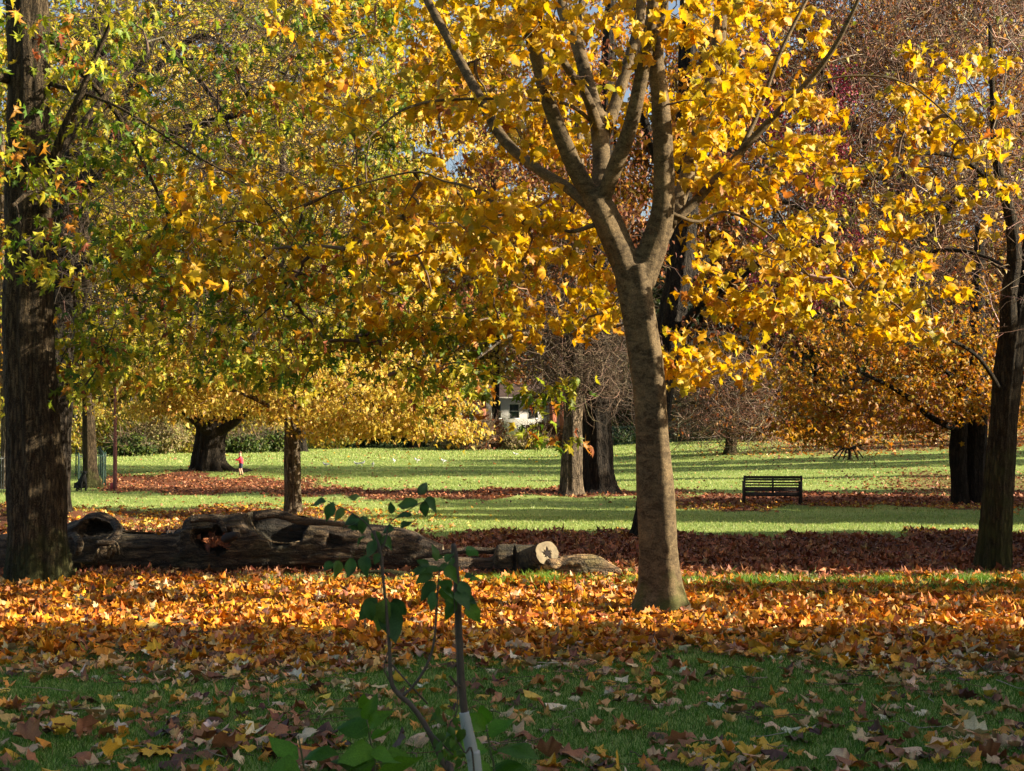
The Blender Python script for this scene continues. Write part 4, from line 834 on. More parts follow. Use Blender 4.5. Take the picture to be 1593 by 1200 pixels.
# dark star shaped crack, a thin sunken insert
u1 = nrm(np.cross(ax, [0, 0, 1.0])); u2 = np.cross(u1, ax); k_ = 10
sp = [c+ax*0.008+(u1*math.cos(a)+u2*math.sin(a))*r for a, r in zip(np.arange(k_)*2*math.pi/k_+0.3, [0.085, 0.03, 0.1, 0.028, 0.075, 0.03, 0.11, 0.03, 0.07, 0.025])]
obj_np('heart_crack', np.vstack([sp, [c+ax*0.008]]), np.stack([np.arange(k_), np.roll(np.arange(k_), -1), np.full(k_, k_)], 1), MAT['hollow'], log2)
parts = [capped(rpx([(846, 884, 19.6, 44), (872, 884, 19.4, 36), (900, 880, 19.35, 34), (924, 879, 19.35, 30), (944, 884, 19.35, 20), (966, 891, 19.35, 10)], 0), n=40, sides=20, ridges=4, ridge=0.08),
         capped(rpx([(875, 884, 19.35, 22), (882, 897, 19.3, 13), (886, 910, 19.3, 9)], 0), n=16, sides=14), capped(rpx([(918, 880, 19.35, 22), (936, 890, 19.3, 12), (948, 902, 19.3, 8)], 0), n=16, sides=14),
         capped(rpx([(842, 884, 19.4, 14), (855, 878, 19.25, 18), (876, 880, 19.35, 20)], 0), n=16, sides=14)]
re_ = union(parts, 0.012, MAT['log'], 'root_end', log2, 1); a_ = re_.data.color_attributes.new('tint', 'FLOAT_COLOR', 'POINT'); a_.data.foreach_set('color', np.tile(np.array([3.0, 2.9, 2.5, 1], np.float32), len(re_.data.vertices)))

# ------------------------------------------------------------------ bench
b0 = gat(1160, 783); b1 = gat(1246, 786); bd = b1-b0; rz = -0.10; BW = 1.60
bench = empty('park_bench', (b0+b1)/2, 'empty dark slatted park bench seen from behind on the shaded lawn', 'bench', rz=rz)
for i in range(6): local('back_slat', box((0, 0.0-0.012*i*-1, 0.30+0.072*i), (BW-0.12, 0.022, 0.046), bev=0.005), MAT['bench2'], bench)
local('top_rail', box((0, 0.01, 0.735), (BW-0.02, 0.045, 0.07), bev=0.01), MAT['bench'], bench)
local('bottom_rail', box((0, 0.0, 0.245), (BW-0.08, 0.04, 0.07), bev=0.01), MAT['bench'], bench)
local('centre_post', box((0, -0.02, 0.49), (0.05, 0.03, 0.42), bev=0.006), MAT['bench'], bench)
for s in (-1, 1):
    local('rear_leg', box((s*(BW/2-0.03), -0.01, 0.37), (0.06, 0.06, 0.82), bev=0.01), MAT['bench'], bench)
    local('front_leg', box((s*(BW/2-0.03), 0.47, 0.28), (0.06, 0.06, 0.62), bev=0.01), MAT['bench'], bench)
    local('armrest', box((s*(BW/2-0.03), 0.24, 0.60), (0.07, 0.52, 0.03), bev=0.008), MAT['bench'], bench)
for i in range(5): local('seat_slat', box((0, 0.07+0.095*i, 0.40), (BW-0.1, 0.075, 0.024), bev=0.005), MAT['bench2'], bench)

# ------------------------------------------------------------------ railings
def railing(label, p0, p1, h, nb, mat, posts=(0, 1), brad=0.009):
    r0 = empty('iron_railing', (p0+p1)/2, label, 'railing', 'low iron railings at the left'); b = np.array(r0.location)
    d = p1-p0
    for zz in (0.12, h-0.06):
        V, Fl = capped([(*(p0+d*t+Vector((0, 0, zz))), 0.013) for t in (0, 0.5, 1)], n=4, sides=6, ridge=0, rough=0); obj_np('rail', V, Fl, mat, r0)
    for i in range(nb+1):
        p = p0+d*(i/nb); w = 0.028 if i in (0, nb) else brad; hh = h+0.06 if i in (0, nb) else h
        V, Fl = capped([(p.x, p.y, p.z-0.05, w), (p.x, p.y, p.z+hh*0.5, w), (p.x, p.y, p.z+hh*0.97, w), (p.x, p.y, p.z+hh, w*0.3)], n=6, sides=6, ridge=0, rough=0)
        obj_np('post' if i in (0, nb) else 'bar', V, Fl, mat, r0)
A = gat(160, 757); B_ = gat(122, 760); C_ = gat(118, 742); D_ = gat(156, 740)
railing('green iron railing with tall end post, near side of the square round the grey trunk', A, B_, 1.18, 12, MAT['iron'])
railing('green iron railing along the right side of the square round the grey trunk', A+Vector((0.06, 0.1, 0)), D_, 1.18, 10, MAT['iron'])
railing('green iron railing along the far side of the square round the grey trunk', D_+Vector((-0.08, 0.05, 0)), C_, 1.18, 12, MAT['iron'])
railing('grey iron railing at the extreme left edge beside the pale trunk', gat(-60, 768), gat(17, 766), 1.2, 20, MAT['grey_iron'])
railing('grey iron railing behind the pale trunk at the left edge', gat(-60, 750), gat(17, 749), 1.2, 20, MAT['grey_iron'])
# far park fence
p0, p1 = Vector((0, 0, 0)), Vector((0, 0, 0))
xa, ya, xb, yb = 7.5, 106, 17.6, 103; far = empty('iron_railing', (xa, ya, float(ground(xa, ya))), 'long dark iron fence far away at the lawn edge behind the weeping tree', 'fence')
ps = []
for i in range(91):
    t = i/90; x, y = xa+(xb-xa)*t, ya+(yb-ya)*t; z = float(ground(x, y)); w = 0.045 if i % 15 == 0 else 0.016
    V, Q = box((x, y, z+0.75), (w, w, 1.5)); o = obj_np('post' if i % 15 == 0 else 'bar', V, Q, MAT['iron'], far)
for zz in (0.2, 1.35):
    V, Fl = capped([(xa+(xb-xa)*t, ya+(yb-ya)*t, float(ground(xa+(xb-xa)*t, ya+(yb-ya)*t))+zz, 0.025) for t in np.linspace(0, 1, 5)], n=12, sides=6, ridge=0, rough=0); obj_np('rail', V, Fl, MAT['iron'], far)

# ------------------------------------------------------------------ slender young tree with red base, pinkish post
MAT['redb'] = mat_plain('reddish_stem', (0.16, 0.05, 0.045), 0.7)
MAT['redg'] = mat_plain('red_guard', (0.45, 0.05, 0.05), 0.5)
MAT['pink'] = mat_plain('pinkish_post', (0.42, 0.16, 0.17), 0.6)
yb_ = gat(179, 763); Yq = yb_.y
yt = empty('young_tree', yb_, 'very slender young tree with reddish stem and small red guard at its foot', 'tree')
V, Fl = capped(rpx([(179, 766, Yq, 7), (179, 700, Yq, 6), (179, 640, Yq, 5), (178, 560, Yq, 4), (176, 480, Yq, 2)], 0), n=24, sides=8, ridge=0.02); obj_np('stem', V, Fl, MAT['redb'], yt, smoothf=True)
V, Q = box(tuple(np.array(gat(175, 763))+np.array([0, -0.05, 0.12])), (0.14, 0.12, 0.26), bev=0.02); obj_np('guard', V, Q, MAT['redg'], yt)
P, Rd = grow([tuple(at(178, y, Yq)) for y in np.linspace(480, 660, 14)], pxtargets([(140, 220, 480, 650, Yq-1, Yq+1, 34)]), r_tip=0.004, maxr=0.012); twigs(yt, P, Rd, 'twig_brown')
foliage(yt, P, 12, 0.12, 0.11, 'oval', LIM)
pp = gat(615, 694); post = empty('marker_post', pp, 'thin pinkish post standing at the far edge of the lawn above the gulls', 'post')
V, Fl = capped([(pp.x, pp.y, pp.z-0.1, 0.11), (pp.x, pp.y, pp.z+0.8, 0.10), (pp.x, pp.y, pp.z+1.6, 0.10)], n=8, sides=12, ridge=0, rough=0); obj_np('shaft', V, Fl, MAT['pink'], post, smoothf=True)
V, Fl = capped([(pp.x, pp.y, pp.z+1.6, 0.13), (pp.x, pp.y, pp.z+1.7, 0.12), (pp.x, pp.y, pp.z+1.74, 0.04)], n=6, sides=12, ridge=0, rough=0); obj_np('cap', V, Fl, MAT['pink'], post)

# small dark shrub with arching branches
sb = gat(1321, 716); sh = empty('bare_shrub', sb, 'low dark shrub with bare arching branches on the far right slope', 'shrub'); Ys = sb.y
V, Fl = capped(rpx([(1322, 719, Ys, 7), (1322, 708, Ys, 5), (1321, 698, Ys, 4), (1321, 688, Ys, 2)], 0), n=12, sides=8); obj_np('stem', V, Fl, MAT['dark_bark'], sh)
for tx, ty, dy in [(1290, 697, -.5), (1296, 713, -.3), (1304, 715, -.6), (1343, 713, -.4), (1348, 702, .3), (1335, 715, -.5), (1300, 690, .5), (1312, 716, .6), (1340, 694, .5), (1352, 690, -.2)]:
    sx_ = 1321+(tx-1321)*0.45
    V, Fl = capped(rpx([(1321, 699, Ys, 3), (sx_, 696+(ty-700)*0.2, Ys+dy*0.5, 2.6), (tx, ty, Ys+dy, 2)], 0), n=12, sides=6); obj_np('branch', V, Fl, MAT['dark_bark'], sh)

# ------------------------------------------------------------------ people, dog, gulls
MAT['skin'] = mat_plain('skin', (0.50, 0.28, 0.19), 0.5, var=0.05)
MAT['hair'] = mat_plain('brown_hair', (0.12, 0.06, 0.03), 0.7)
MAT['redcoat'] = mat_plain('red_jacket', (0.75, 0.035, 0.07), 0.7, var=0.1)
MAT['navy'] = mat_plain('navy_cloth', (0.015, 0.02, 0.06), 0.8)
MAT['blue'] = mat_plain('blue_jacket', (0.02, 0.05, 0.28), 0.7)
MAT['white'] = mat_plain('white_paint', (0.7, 0.7, 0.7), 0.5, var=0.05)
MAT['shoe'] = mat_plain('dark_shoe', (0.03, 0.03, 0.035), 0.6)
MAT['fur'] = mat_plain('black_fur', (0.006, 0.006, 0.007), 0.95, var=0.5, scale=60)
MAT['gullgrey'] = mat_plain('grey_wing', (0.35, 0.38, 0.42), 0.7, var=0.1)
MAT['beak'] = mat_plain('dark_beak', (0.10, 0.03, 0.02), 0.5)
def person(loc, rz, s, coat, trousers, label, arms, legs, lean=0.0):
    r = empty('person', loc, label, 'person', rz=rz)
    q = lambda x, y, z, w: (x*s, y*s, z*s, w*s)
    hip = q(0, 0, 0.52, 0.075); chest = q(lean, 0, 0.72, 0.085); neck = q(lean*1.3, 0, 0.81, 0.035); head = q(lean*1.6, 0, 0.87, 0.06); top = q(lean*1.7, 0, 0.95, 0.055)
    ch = [[q(0, 0, 0.50, 0.06), hip, chest, neck, head, top]]
    for a in arms: ch.append([chest]+[q(*b) for b in a])
    for l in legs: ch.append([q(0, 0, 0.50, 0.06)]+[q(*b) for b in l])
    chainskin('body', ch, MAT['skin'], r, 1)
    inf = lambda c, k: [(x, y, z, w*k) for x, y, z, w in c]
    jk = [inf([q(0, 0, 0.47, 0.085), hip, q(lean*0.5, 0, 0.62, 0.085), chest, q(lean*1.2, 0, 0.79, 0.05)], 1.32)]
    for a in arms: jk.append(inf([chest]+[q(*b) for b in a[:-1]], 1.22) )
    chainskin('jacket', jk, coat, r, 1)
    tr = [inf([q(0, 0, 0.50, 0.066)]+[q(*b) for b in l[:-2]], 1.2) for l in legs]
    chainskin('trousers', [[(0, 0, 0.54*s, 0.078*s), tr[0][0]]]+tr, trousers, r, 1)
    for l in legs:
        chainskin('shoe', [[q(l[-2][0], l[-2][1], l[-2][2]+0.01, 0.034), q(*l[-1][:3], 0.03)]], MAT['shoe'], r, 1)
    hx = lean*1.68*s
    V, Q = [], []
    chainskin('hair', [[(hx+0.012*s, 0, 0.90*s, 0.058*s), (hx+0.016*s, 0, 0.955*s, 0.060*s), (hx+0.0, 0, 0.985*s, 0.04*s)]], MAT['hair'], r, 1)
    chainskin('nose', [[(hx-0.055*s, 0, 0.895*s, 0.010*s), (hx-0.068*s, 0, 0.885*s, 0.008*s)]], MAT['skin'], r, 0)
    for e_ in (-1, 1): chainskin('eye', [[(hx-0.052*s, e_*0.022*s, 0.912*s, 0.006*s), (hx-0.056*s, e_*0.022*s, 0.912*s, 0.005*s)]], MAT['shoe'], r, 0)
    return r
cp = gat(375, 742)
person(cp+Vector((0, 0, 0.05)), 0.15, 1.02, MAT['redcoat'], MAT['navy'], 'child in red jacket and dark trousers stepping by the broad old trunk, arms out',
       [[(-0.04, 0.10, 0.745, 0.038), (-0.14, 0.12, 0.66, 0.032), (-0.25, 0.10, 0.64, 0.024), (-0.30, 0.09, 0.645, 0.018)], [(-0.03, -0.10, 0.745, 0.038), (-0.10, -0.13, 0.64, 0.032), (-0.22, -0.12, 0.63, 0.024), (-0.27, -0.11, 0.64, 0.018)]],
       [[(-0.02, 0.055, 0.44, 0.055), (-0.08, 0.06, 0.26, 0.042), (-0.03, 0.06, 0.06, 0.028), (-0.10, 0.06, 0.02, 0.022)], [(0.01, -0.055, 0.44, 0.055), (0.0, -0.06, 0.26, 0.042), (0.07, -0.06, 0.06, 0.028), (0.0, -0.06, 0.02, 0.022)]], lean=-0.03)
ap = gat(313, 700)
person(Vector((ap.x, ap.y, ap.z)), math.pi+0.2, 1.74, MAT['blue'], MAT['navy'], 'person in blue jacket and dark trousers striding behind the broad old trunk, left side',
       [[(0.0, 0.12, 0.74, 0.035), (0.05, 0.14, 0.62, 0.028), (0.0, 0.14, 0.52, 0.022), (-0.02, 0.14, 0.49, 0.018)], [(0.0, -0.12, 0.74, 0.035), (-0.04, -0.14, 0.62, 0.028), (-0.10, -0.13, 0.54, 0.022), (-0.13, -0.13, 0.52, 0.018)]],
       [[(-0.02, 0.055, 0.44, 0.055), (-0.09, 0.06, 0.27, 0.042), (-0.12, 0.06, 0.05, 0.028), (-0.18, 0.06, 0.02, 0.022)], [(0.01, -0.055, 0.44, 0.055), (0.06, -0.06, 0.28, 0.042), (0.17, -0.06, 0.09, 0.028), (0.14, -0.06, 0.03, 0.022)]], lean=-0.03)
# the dog, sitting, facing the lens and to the right
dp = gat(128, 765); dog = empty('dog', dp, 'black dog sitting upright in front of the green railings beside the dark left trunk', 'dog', rz=0.6)
chainskin('body', [[(0, 0.30, 0.14, 0.13), (0, 0.18, 0.22, 0.16), (0, 0.03, 0.34, 0.135), (0, -0.08, 0.44, 0.12), (0, -0.13, 0.55, 0.075), (0, -0.17, 0.63, 0.08), (0, -0.25, 0.64, 0.055), (0, -0.34, 0.61, 0.035), (0, -0.37, 0.61, 0.028)],
  [(0, -0.08, 0.44, 0.12), (0.07, -0.12, 0.34, 0.05), (0.08, -0.13, 0.18, 0.034), (0.08, -0.13, 0.04, 0.028), (0.08, -0.20, 0.02, 0.024)], [(0, -0.08, 0.44, 0.12), (-0.07, -0.12, 0.34, 0.05), (-0.08, -0.13, 0.18, 0.034), (-0.08, -0.13, 0.04, 0.028), (-0.08, -0.20, 0.02, 0.024)],
  [(0, 0.30, 0.14, 0.13), (0.14, 0.16, 0.20, 0.09), (0.15, 0.02, 0.12, 0.045), (0.15, 0.16, 0.05, 0.035), (0.15, -0.02, 0.02, 0.028)], [(0, 0.30, 0.14, 0.13), (-0.14, 0.16, 0.20, 0.09), (-0.15, 0.02, 0.12, 0.045), (-0.15, 0.16, 0.05, 0.035), (-0.15, -0.02, 0.02, 0.028)]], MAT['fur'], dog, 1)
for s in (-1, 1): chainskin('ear', [[(s*0.06, -0.15, 0.69, 0.02), (s*0.085, -0.15, 0.67, 0.022), (s*0.10, -0.17, 0.61, 0.014)]], MAT['fur'], dog, 1)
chainskin('tail', [[(0, 0.36, 0.08, 0.03), (0.05, 0.50, 0.04, 0.024), (0.12, 0.62, 0.03, 0.012)]], MAT['fur'], dog, 1)
def gull(px, py, rz, label):
    g_ = empty('gull', gat(px, py), label, 'gull', 'gulls on the far lawn', rz)
    g_.scale = (0.82,)*3
    chainskin('body', [[(0.20, 0, 0.15, 0.012), (0.13, 0, 0.16, 0.04), (0.0, 0, 0.17, 0.075), (-0.10, 0, 0.19, 0.065), (-0.15, 0, 0.25, 0.04), (-0.17, 0, 0.30, 0.045), (-0.20, 0, 0.305, 0.03)], [(0, 0, 0.17, 0.075), (0.0, 0.03, 0.08, 0.01), (0, 0.03, 0.0, 0.008), (-0.05, 0.03, 0.0, 0.007)], [(0, 0, 0.17, 0.075), (0.0, -0.03, 0.08, 0.01), (0, -0.03, 0.0, 0.008), (-0.05, -0.03, 0.0, 0.007)]], MAT['white'], g_, 1)
    for s in (-1, 1): chainskin('wing', [[(-0.09, s*0.06, 0.20, 0.02), (0.02, s*0.072, 0.20, 0.04), (0.14, s*0.04, 0.19, 0.022), (0.25, s*0.01, 0.17, 0.008)]], MAT['gullgrey'], g_, 1)
    chainskin('beak', [[(-0.20, 0, 0.30, 0.012), (-0.25, 0, 0.29, 0.006)]], MAT['beak'], g_, 0)
for a in [(507, 727, 0.3, 'white and grey gull standing at the left end of the row'), (555, 726, 0.1, 'gull with its body level, second from the left, partner close beside it'), (563, 725, 3.0, 'gull close beside the second gull, facing the other way'), (580, 727, 1.8, 'gull standing head-on just right of the close pair'),
          (613, 721, 1.2, 'gull in the lit strip right below the pinkish post'), (649, 720, 0.4, 'gull left of the two standing further right on the lawn'), (690, 721, 0.5, 'gull at the right end of the main row'), (802, 710, 0.2, 'lone gull far off to the right, near the pair of trunks')]: gull(*a)

# ------------------------------------------------------------------ white and brick house beyond the scrub
MAT['brick'] = mat_plain('orange_red_brick', (0.48, 0.16, 0.09), 0.9, var=0.2, scale=3)
MAT['stucco'] = mat_plain('white_stucco', (0.72, 0.70, 0.66), 0.8, var=0.06)
MAT['glass'] = mat_plain('dark_window_glass', (0.03, 0.05, 0.06), 0.1, var=0.3)
MAT['slate'] = mat_plain('brown_tile_roof', (0.06, 0.035, 0.028), 0.7)
HY = 132.0; x0 = (690-W/2)/F*HY; x1 = (885-W/2)/F*HY; hz = float(ground((x0+x1)/2, HY)); hs = empty('house', ((x0+x1)/2, HY, hz), 'white stuccoed house with brick piers and dark windows beyond the scrub', 'house')
zb = CZ+(HOR-668)/F*HY; zt_ = CZ+(HOR-618)/F*HY
V, Q = box(((x0+x1)/2, HY+4, (hz+zt_)/2), (x1-x0, 8, zt_-hz)); obj_np('wall', V, Q, MAT['stucco'], hs)
for pxx in (751, 700, 860, 876):
    xx = (pxx-W/2)/F*HY; V, Q = box((xx, HY-0.06, (hz+zt_)/2), (0.62, 0.3, zt_-hz-0.02)); obj_np('brick_pier', V, Q, MAT['brick'], hs)
for pxx in (725, 772, 800, 829):
    xx = (pxx-W/2)/F*HY
    for zc in (CZ+(HOR-640)/F*HY,):
        V, Q = box((xx, HY-0.03, zc), (0.85, 0.1, 1.3)); w = obj_np('window', V, Q, MAT['glass'], hs)
        fr = [box((xx, HY-0.09, zc+s*0.68), (1.0, 0.08, 0.09)) for s in (-1, 1)]+[box((xx+s*0.46, HY-0.09, zc), (0.09, 0.08, 1.27)) for s in (-1, 1)]+[box((xx, HY-0.085, zc), (0.82, 0.05, 0.05))]
        Vf, Ff = merge(fr); o = link(bpy.data.objects.new('frame', mesh_np('frame', Vf-np.array(hs.location), Ff, MAT['white'])), w)
V = np.array([(x0-.4, HY-.5, zt_), (x1+.4, HY-.5, zt_), (x1+.4, HY+8.5, zt_), (x0-.4, HY+8.5, zt_), (x0+1.5, HY+4, zt_+1.3), (x1-1.5, HY+4, zt_+1.3)]); obj_np('roof', V, [np.array([(0, 1, 5, 4), (2, 3, 4, 5)]), np.array([(1, 2, 5), (3, 0, 4)])], MAT['slate'], hs)

# ------------------------------------------------------------------ sapling and stake close to the lens
SY = 4.3
MAT['sapstem'] = mat_plain('dark_sapling_bark', (0.045, 0.03, 0.024), 0.7, var=0.4, scale=30)
MAT['guard'] = mat_plain('grey_tree_guard', (0.26, 0.28, 0.30), 0.35, var=0.15, scale=6)
GL = [(3, (0.055, 0.125, 0.035)), (2, (0.075, 0.17, 0.045)), (1, (0.13, 0.22, 0.04))]
GB = [(3, (0.07, 0.15, 0.02)), (2, (0.12, 0.22, 0.03))]
def pleaf(root, px, py, Yd, lpx, ang, face, key, pal, kind='ovate'):
    """one leaf: length in photo pixels, ang = direction of its tip in the view plane (degrees, 0 = right)"""
    s = lpx*(0.68 if key == 'gb2' else 0.9)/pxm(Yd); a = R(ang); tip = np.array([[math.cos(a), random.uniform(-0.35, 0.35), math.sin(a)]]); up = np.array([[0, -1, 0]])*face+np.array([[0, 0, 1.0]])*(1-face)+rng.normal(0, 0.15, (1, 3))
    ms = leaf_meshes(key, kind, pal, 8); o = bpy.data.objects.new('leaf', random.choice(ms))
    o.matrix_local = Matrix.Translation(at(px, py, Yd)-root.location) @ Matrix(frames(tip, up)[0].tolist()).to_4x4() @ Matrix.Scale(s, 4); link(o, root)
gp = at(760, 1200, SY); gz = float(ground(gp.x, SY)); sap = empty('sapling', (at(745, 1200, SY).x, SY, gz), 'thin young sapling with dark forked stems and few oval green leaves, close to the viewer', 'sapling')
def stem(name, pts, mat, root, tail=None, **k):
    q = rpx(pts, 0)
    if tail: q = [tail]+q
    V, Fl = capped(q, **{**dict(n=40, sides=10, ridge=0.03, rough=0.02), **k}); return obj_np(name, V, Fl, mat, root, smoothf=True)
stem('stem', [(706, 1230, SY, 10), (692, 1195, SY, 9.5), (668, 1140, SY, 9), (642, 1100, SY, 8), (622, 1082, SY, 8), (609, 1062, SY, 7), (606, 1010, SY, 5.5), (601, 950, SY, 5), (596, 900, SY, 5), (592, 862, SY, 6), (586, 842, SY, 6), (582, 825, SY, 3)], MAT['sapstem'], sap, tail=(at(760, 1200, SY).x, SY, gz-0.05, 0.012))
stem('twig', [(626, 1084, SY, 5), (645, 1065, SY, 4.5), (664, 1035, SY, 4.2), (675, 1000, SY, 4), (679, 950, SY, 3.6), (681, 915, SY, 3), (684, 890, SY, 2.5)], MAT['sapstem'], sap)
stem('twig', [(606, 1030, SY, 3), (640, 1068, SY, 3), (665, 1095, SY+0.05, 3)], MAT['sapstem'], sap)
stem('twig', [(592, 858, SY, 4), (600, 840, SY, 3), (606, 815, SY, 2), (625, 800, SY, 2), (655, 782, SY, 1.5)], MAT['sapstem'], sap)
stem('twig', [(588, 842, SY, 3), (570, 815, SY, 2.2), (545, 797, SY, 1.8), (510, 780, SY, 1.4)], MAT['sapstem'], sap)
stem('twig', [(606, 1060, SY, 2.5), (598, 1040, SY, 2), (603, 1015, SY, 1.6)], MAT['sapstem'], sap)
stem('twig', [(658, 1128, SY, 3), (680, 1150, SY-.05, 3), (705, 1175, SY-.05, 2.5)], MAT['sapstem'], sap)
for px_, py_, l, a, f in [(505, 778, 26, 200, .4), (518, 782, 34, 250, .7), (535, 790, 28, 235, .6), (540, 775, 22, 20, .3), (556, 803, 34, 215, .5), (566, 806, 30, 260, .6), (575, 812, 36, 185, .6), (580, 826, 30, 300, .7), (584, 840, 32, 250, .6), (592, 838, 28, 330, .5), (570, 835, 24, 200, .3),
                         (652, 784, 38, 190, .6), (660, 780, 30, 270, .8), (660, 778, 30, 330, .5), (652, 770, 28, 60, .6), (610, 800, 22, 100, .6), (622, 818, 30, 10, .4), (612, 820, 26, 210, .5), (640, 800, 24, 180, .5), (560, 822, 22, 170, .4),
                         (528, 872, 36, 250, .6), (550, 868, 36, 255, .7), (568, 864, 38, 275, .8), (518, 875, 26, 215, .6), (590, 862, 22, 240, .5),
                         (598, 930, 66, 265, .9), (604, 936, 72, 284, .95), (585, 932, 48, 230, .8), (572, 934, 40, 280, .8), (612, 932, 44, 300, .8)]:
    pleaf(sap, px_, py_, SY+random.uniform(-.06, .06), l, a, f, 'gl', GL)
for px_, py_, l, a, f in [(672, 888, 36, 215, .6), (682, 884, 40, 180, .5), (690, 886, 34, 330, .6), (676, 905, 40, 235, .7), (684, 902, 40, 300, .7), (676, 920, 36, 260, .8), (684, 915, 34, 320, .8), (668, 880, 24, 160, .5), (692, 875, 24, 40, .5), (680, 872, 26, 100, .5), (660, 885, 22, 200, .5)]:
    pleaf(sap, px_, py_, SY+random.uniform(-.05, .05), l, a, f, 'gl2', GB+GL)
stk = empty('tree_stake', (at(740, 1200, SY+.12).x, SY+.12, gz), 'dark upright stake with pale grey guard round its foot, right of the sapling', 'stake')
stem('stake_top', [(737, 1205, SY+.12, 12), (724, 1120, SY+.12, 12), (717, 1050, SY+.12, 12), (713, 960, SY+.12, 11), (709, 880, SY+.12, 10), (706, 852, SY+.12, 9), (705, 846, SY+.12, 5)], MAT['sapstem'], stk, tail=(at(742, 1200, SY+.12).x+.05, SY+.12, gz-0.05, 0.014))
stem('guard', [(741, 1212, SY+.12, 21), (736, 1180, SY+.12, 20), (727, 1135, SY+.12, 18), (722, 1108, SY+.12, 15)], MAT['guard'], stk, tail=(at(750, 1200, SY+.12).x+.08, SY+.12, gz, 0.022), ridge=0.05)
stem('side_spur', [(716, 1070, SY+.12, 6), (708, 1062, SY+.08, 5), (700, 1052, SY+.05, 3)], MAT['sapstem'], stk, n=12)
vine = empty('climbing_plant', (at(735, 1200, SY+.05).x-.06, SY+.05, gz), 'small plant with round yellow green leaves climbing round the grey guard', 'plant')
stem('stem', [(738, 1212, SY+.02, 3), (722, 1170, SY+.0, 3), (700, 1130, SY+.03, 2.5), (712, 1090, SY+.02, 2), (706, 905, SY+.05, 1.5), (712, 860, SY+.05, 1.2)], MAT['sapstem'], vine, tail=(at(745, 1200, SY).x, SY+.05, gz, 0.004))
for i in range(26):
    t = random.random(); px_ = 700+random.uniform(-24, 26); py_ = 1100+t*85
    pleaf(vine, px_, py_, SY+random.uniform(-.08, .08), random.uniform(16, 30), random.uniform(200, 340), random.uniform(.3, .8), 'gb', GB)
for px_, py_, l, a, f in [(706, 868, 22, 240, .7), (700, 880, 24, 200, .6), (716, 905, 34, 300, .7), (722, 925, 30, 320, .7), (730, 935, 44, 295, .9), (702, 920, 42, 265, .8), (712, 918, 40, 300, .8), (728, 905, 24, 10, .5), (724, 852, 30, 330, .7), (690, 868, 20, 180, .6), (708, 935, 36, 240, .8), (722, 895, 22, 350, .5)]:
    pleaf(vine, px_, py_, SY+.05+random.uniform(-.04, .04), l, a, f, 'gl2', GL)
def low_plant(px, py, Yd, label, spots):
    q = at(px, py, Yd); r = empty('leafy_seedling', (q.x, Yd, float(ground(q.x, Yd))), label, 'plant', 'green seedlings at the bottom of the view')
    stem('stem', [(px, py, Yd, 4), (px-6, py-50, Yd, 3.4), (px-14, py-95, Yd, 2.4)], MAT['twigg'], r, tail=(q.x+0.02, Yd, float(ground(q.x, Yd))-.03, 0.007), n=20)
    for dx, dy, l, a, f in spots:
        pleaf(r, px+dx, py+dy, Yd+random.uniform(-.15, .15), l, a, f, 'gb2', GS, 'ovate')
GS = [(3, (0.08, 0.21, 0.012)), (2, (0.12, 0.27, 0.02))]
MAT['twigg'] = mat_plain('green_stem', (0.05, 0.06, 0.02), 0.6)
low_plant(584, 1215, 4.7, 'green seedling with long pointed leaves at the bottom, left of the sapling stem', [(-14, -95, 70, 100, .55), (-14, -92, 78, 150, .5), (-12, -85, 66, 35, .5), (-10, -80, 84, 178, .35), (-8, -70, 60, 15, .4), (-4, -50, 70, 325, .6), (-4, -48, 86, 195, .35), (0, -25, 100, 170, .3), (4, -20, 110, 8, .3), (-14, -95, 58, 70, .6), (-6, -30, 90, 200, .3)])
low_plant(770, 1225, 5.2, 'green seedling with long pointed leaves at the bottom, right of the grey guard', [(-14, -95, 60, 100, .5), (-14, -92, 70, 160, .4), (-12, -85, 90, 20, .35), (-10, -60, 80, 178, .35), (-8, -50, 110, 5, .3), (-4, -30, 96, 350, .4), (-4, -28, 86, 195, .35)])
low_plant(478, 1240, 4.9, 'low green seedling at the bottom edge, its leaves spreading towards the left', [(-14, -60, 80, 160, .3), (-8, -55, 80, 20, .3), (-10, -40, 90, 185, .3), (0, -30, 80, 350, .3)])

# ------------------------------------------------------------------ fallen leaves
def scatter(n, Y0, Y1, margin=1.15, power=1.0):
    """points over the strip of lawn between two distances, denser where the litter is"""
    y = rng.uniform(Y0**power, Y1**power, n)**(1/power); x = rng.uniform(-1, 1, n)*(W/2/F*y*margin+0.5)
    dr = 1+0.6*np.sin(x*1.7+1.3*np.sin(y*1.9))*np.sin(y*2.3+x*0.8)+0.3*np.sin(x*5.1+y*3.7); k = rng.random(n) < litter(x, y)*np.clip(dr, 0.1, 1.7); return x[k], y[k]
def ground_leaves(name, x, y, size, kind, pal, label, tilt=0.45, lift=0.03, hi=None):
    n = len(x); az = rng.uniform(0, 6.283, n); up = np.array([0, 0, 1.0])+rng.normal(0, tilt, (n, 3)); tip = np.stack([np.cos(az), np.sin(az), rng.normal(0, 0.15, n)], 1)
    Rm = frames(tip, up); pos = np.stack([x, y, ground(x, y)+lift*rng.uniform(0.4, 1.6, n)], 1); C = pick(pal, n, 0.2)
    V, Fc, Cc = batch(kind, pos, Rm, size*rng.uniform(0.55, 1.2, n), C)
    o = obj_np(name, V, Fc, MAT['litter'], colv=Cc); tag(o, label, 'leaf litter', kind='stuff'); return o
x, y = scatter(33000, 8.0, 19.6, power=1.6)
ordr = np.argsort(y); near, rest = ordr[:0], ordr
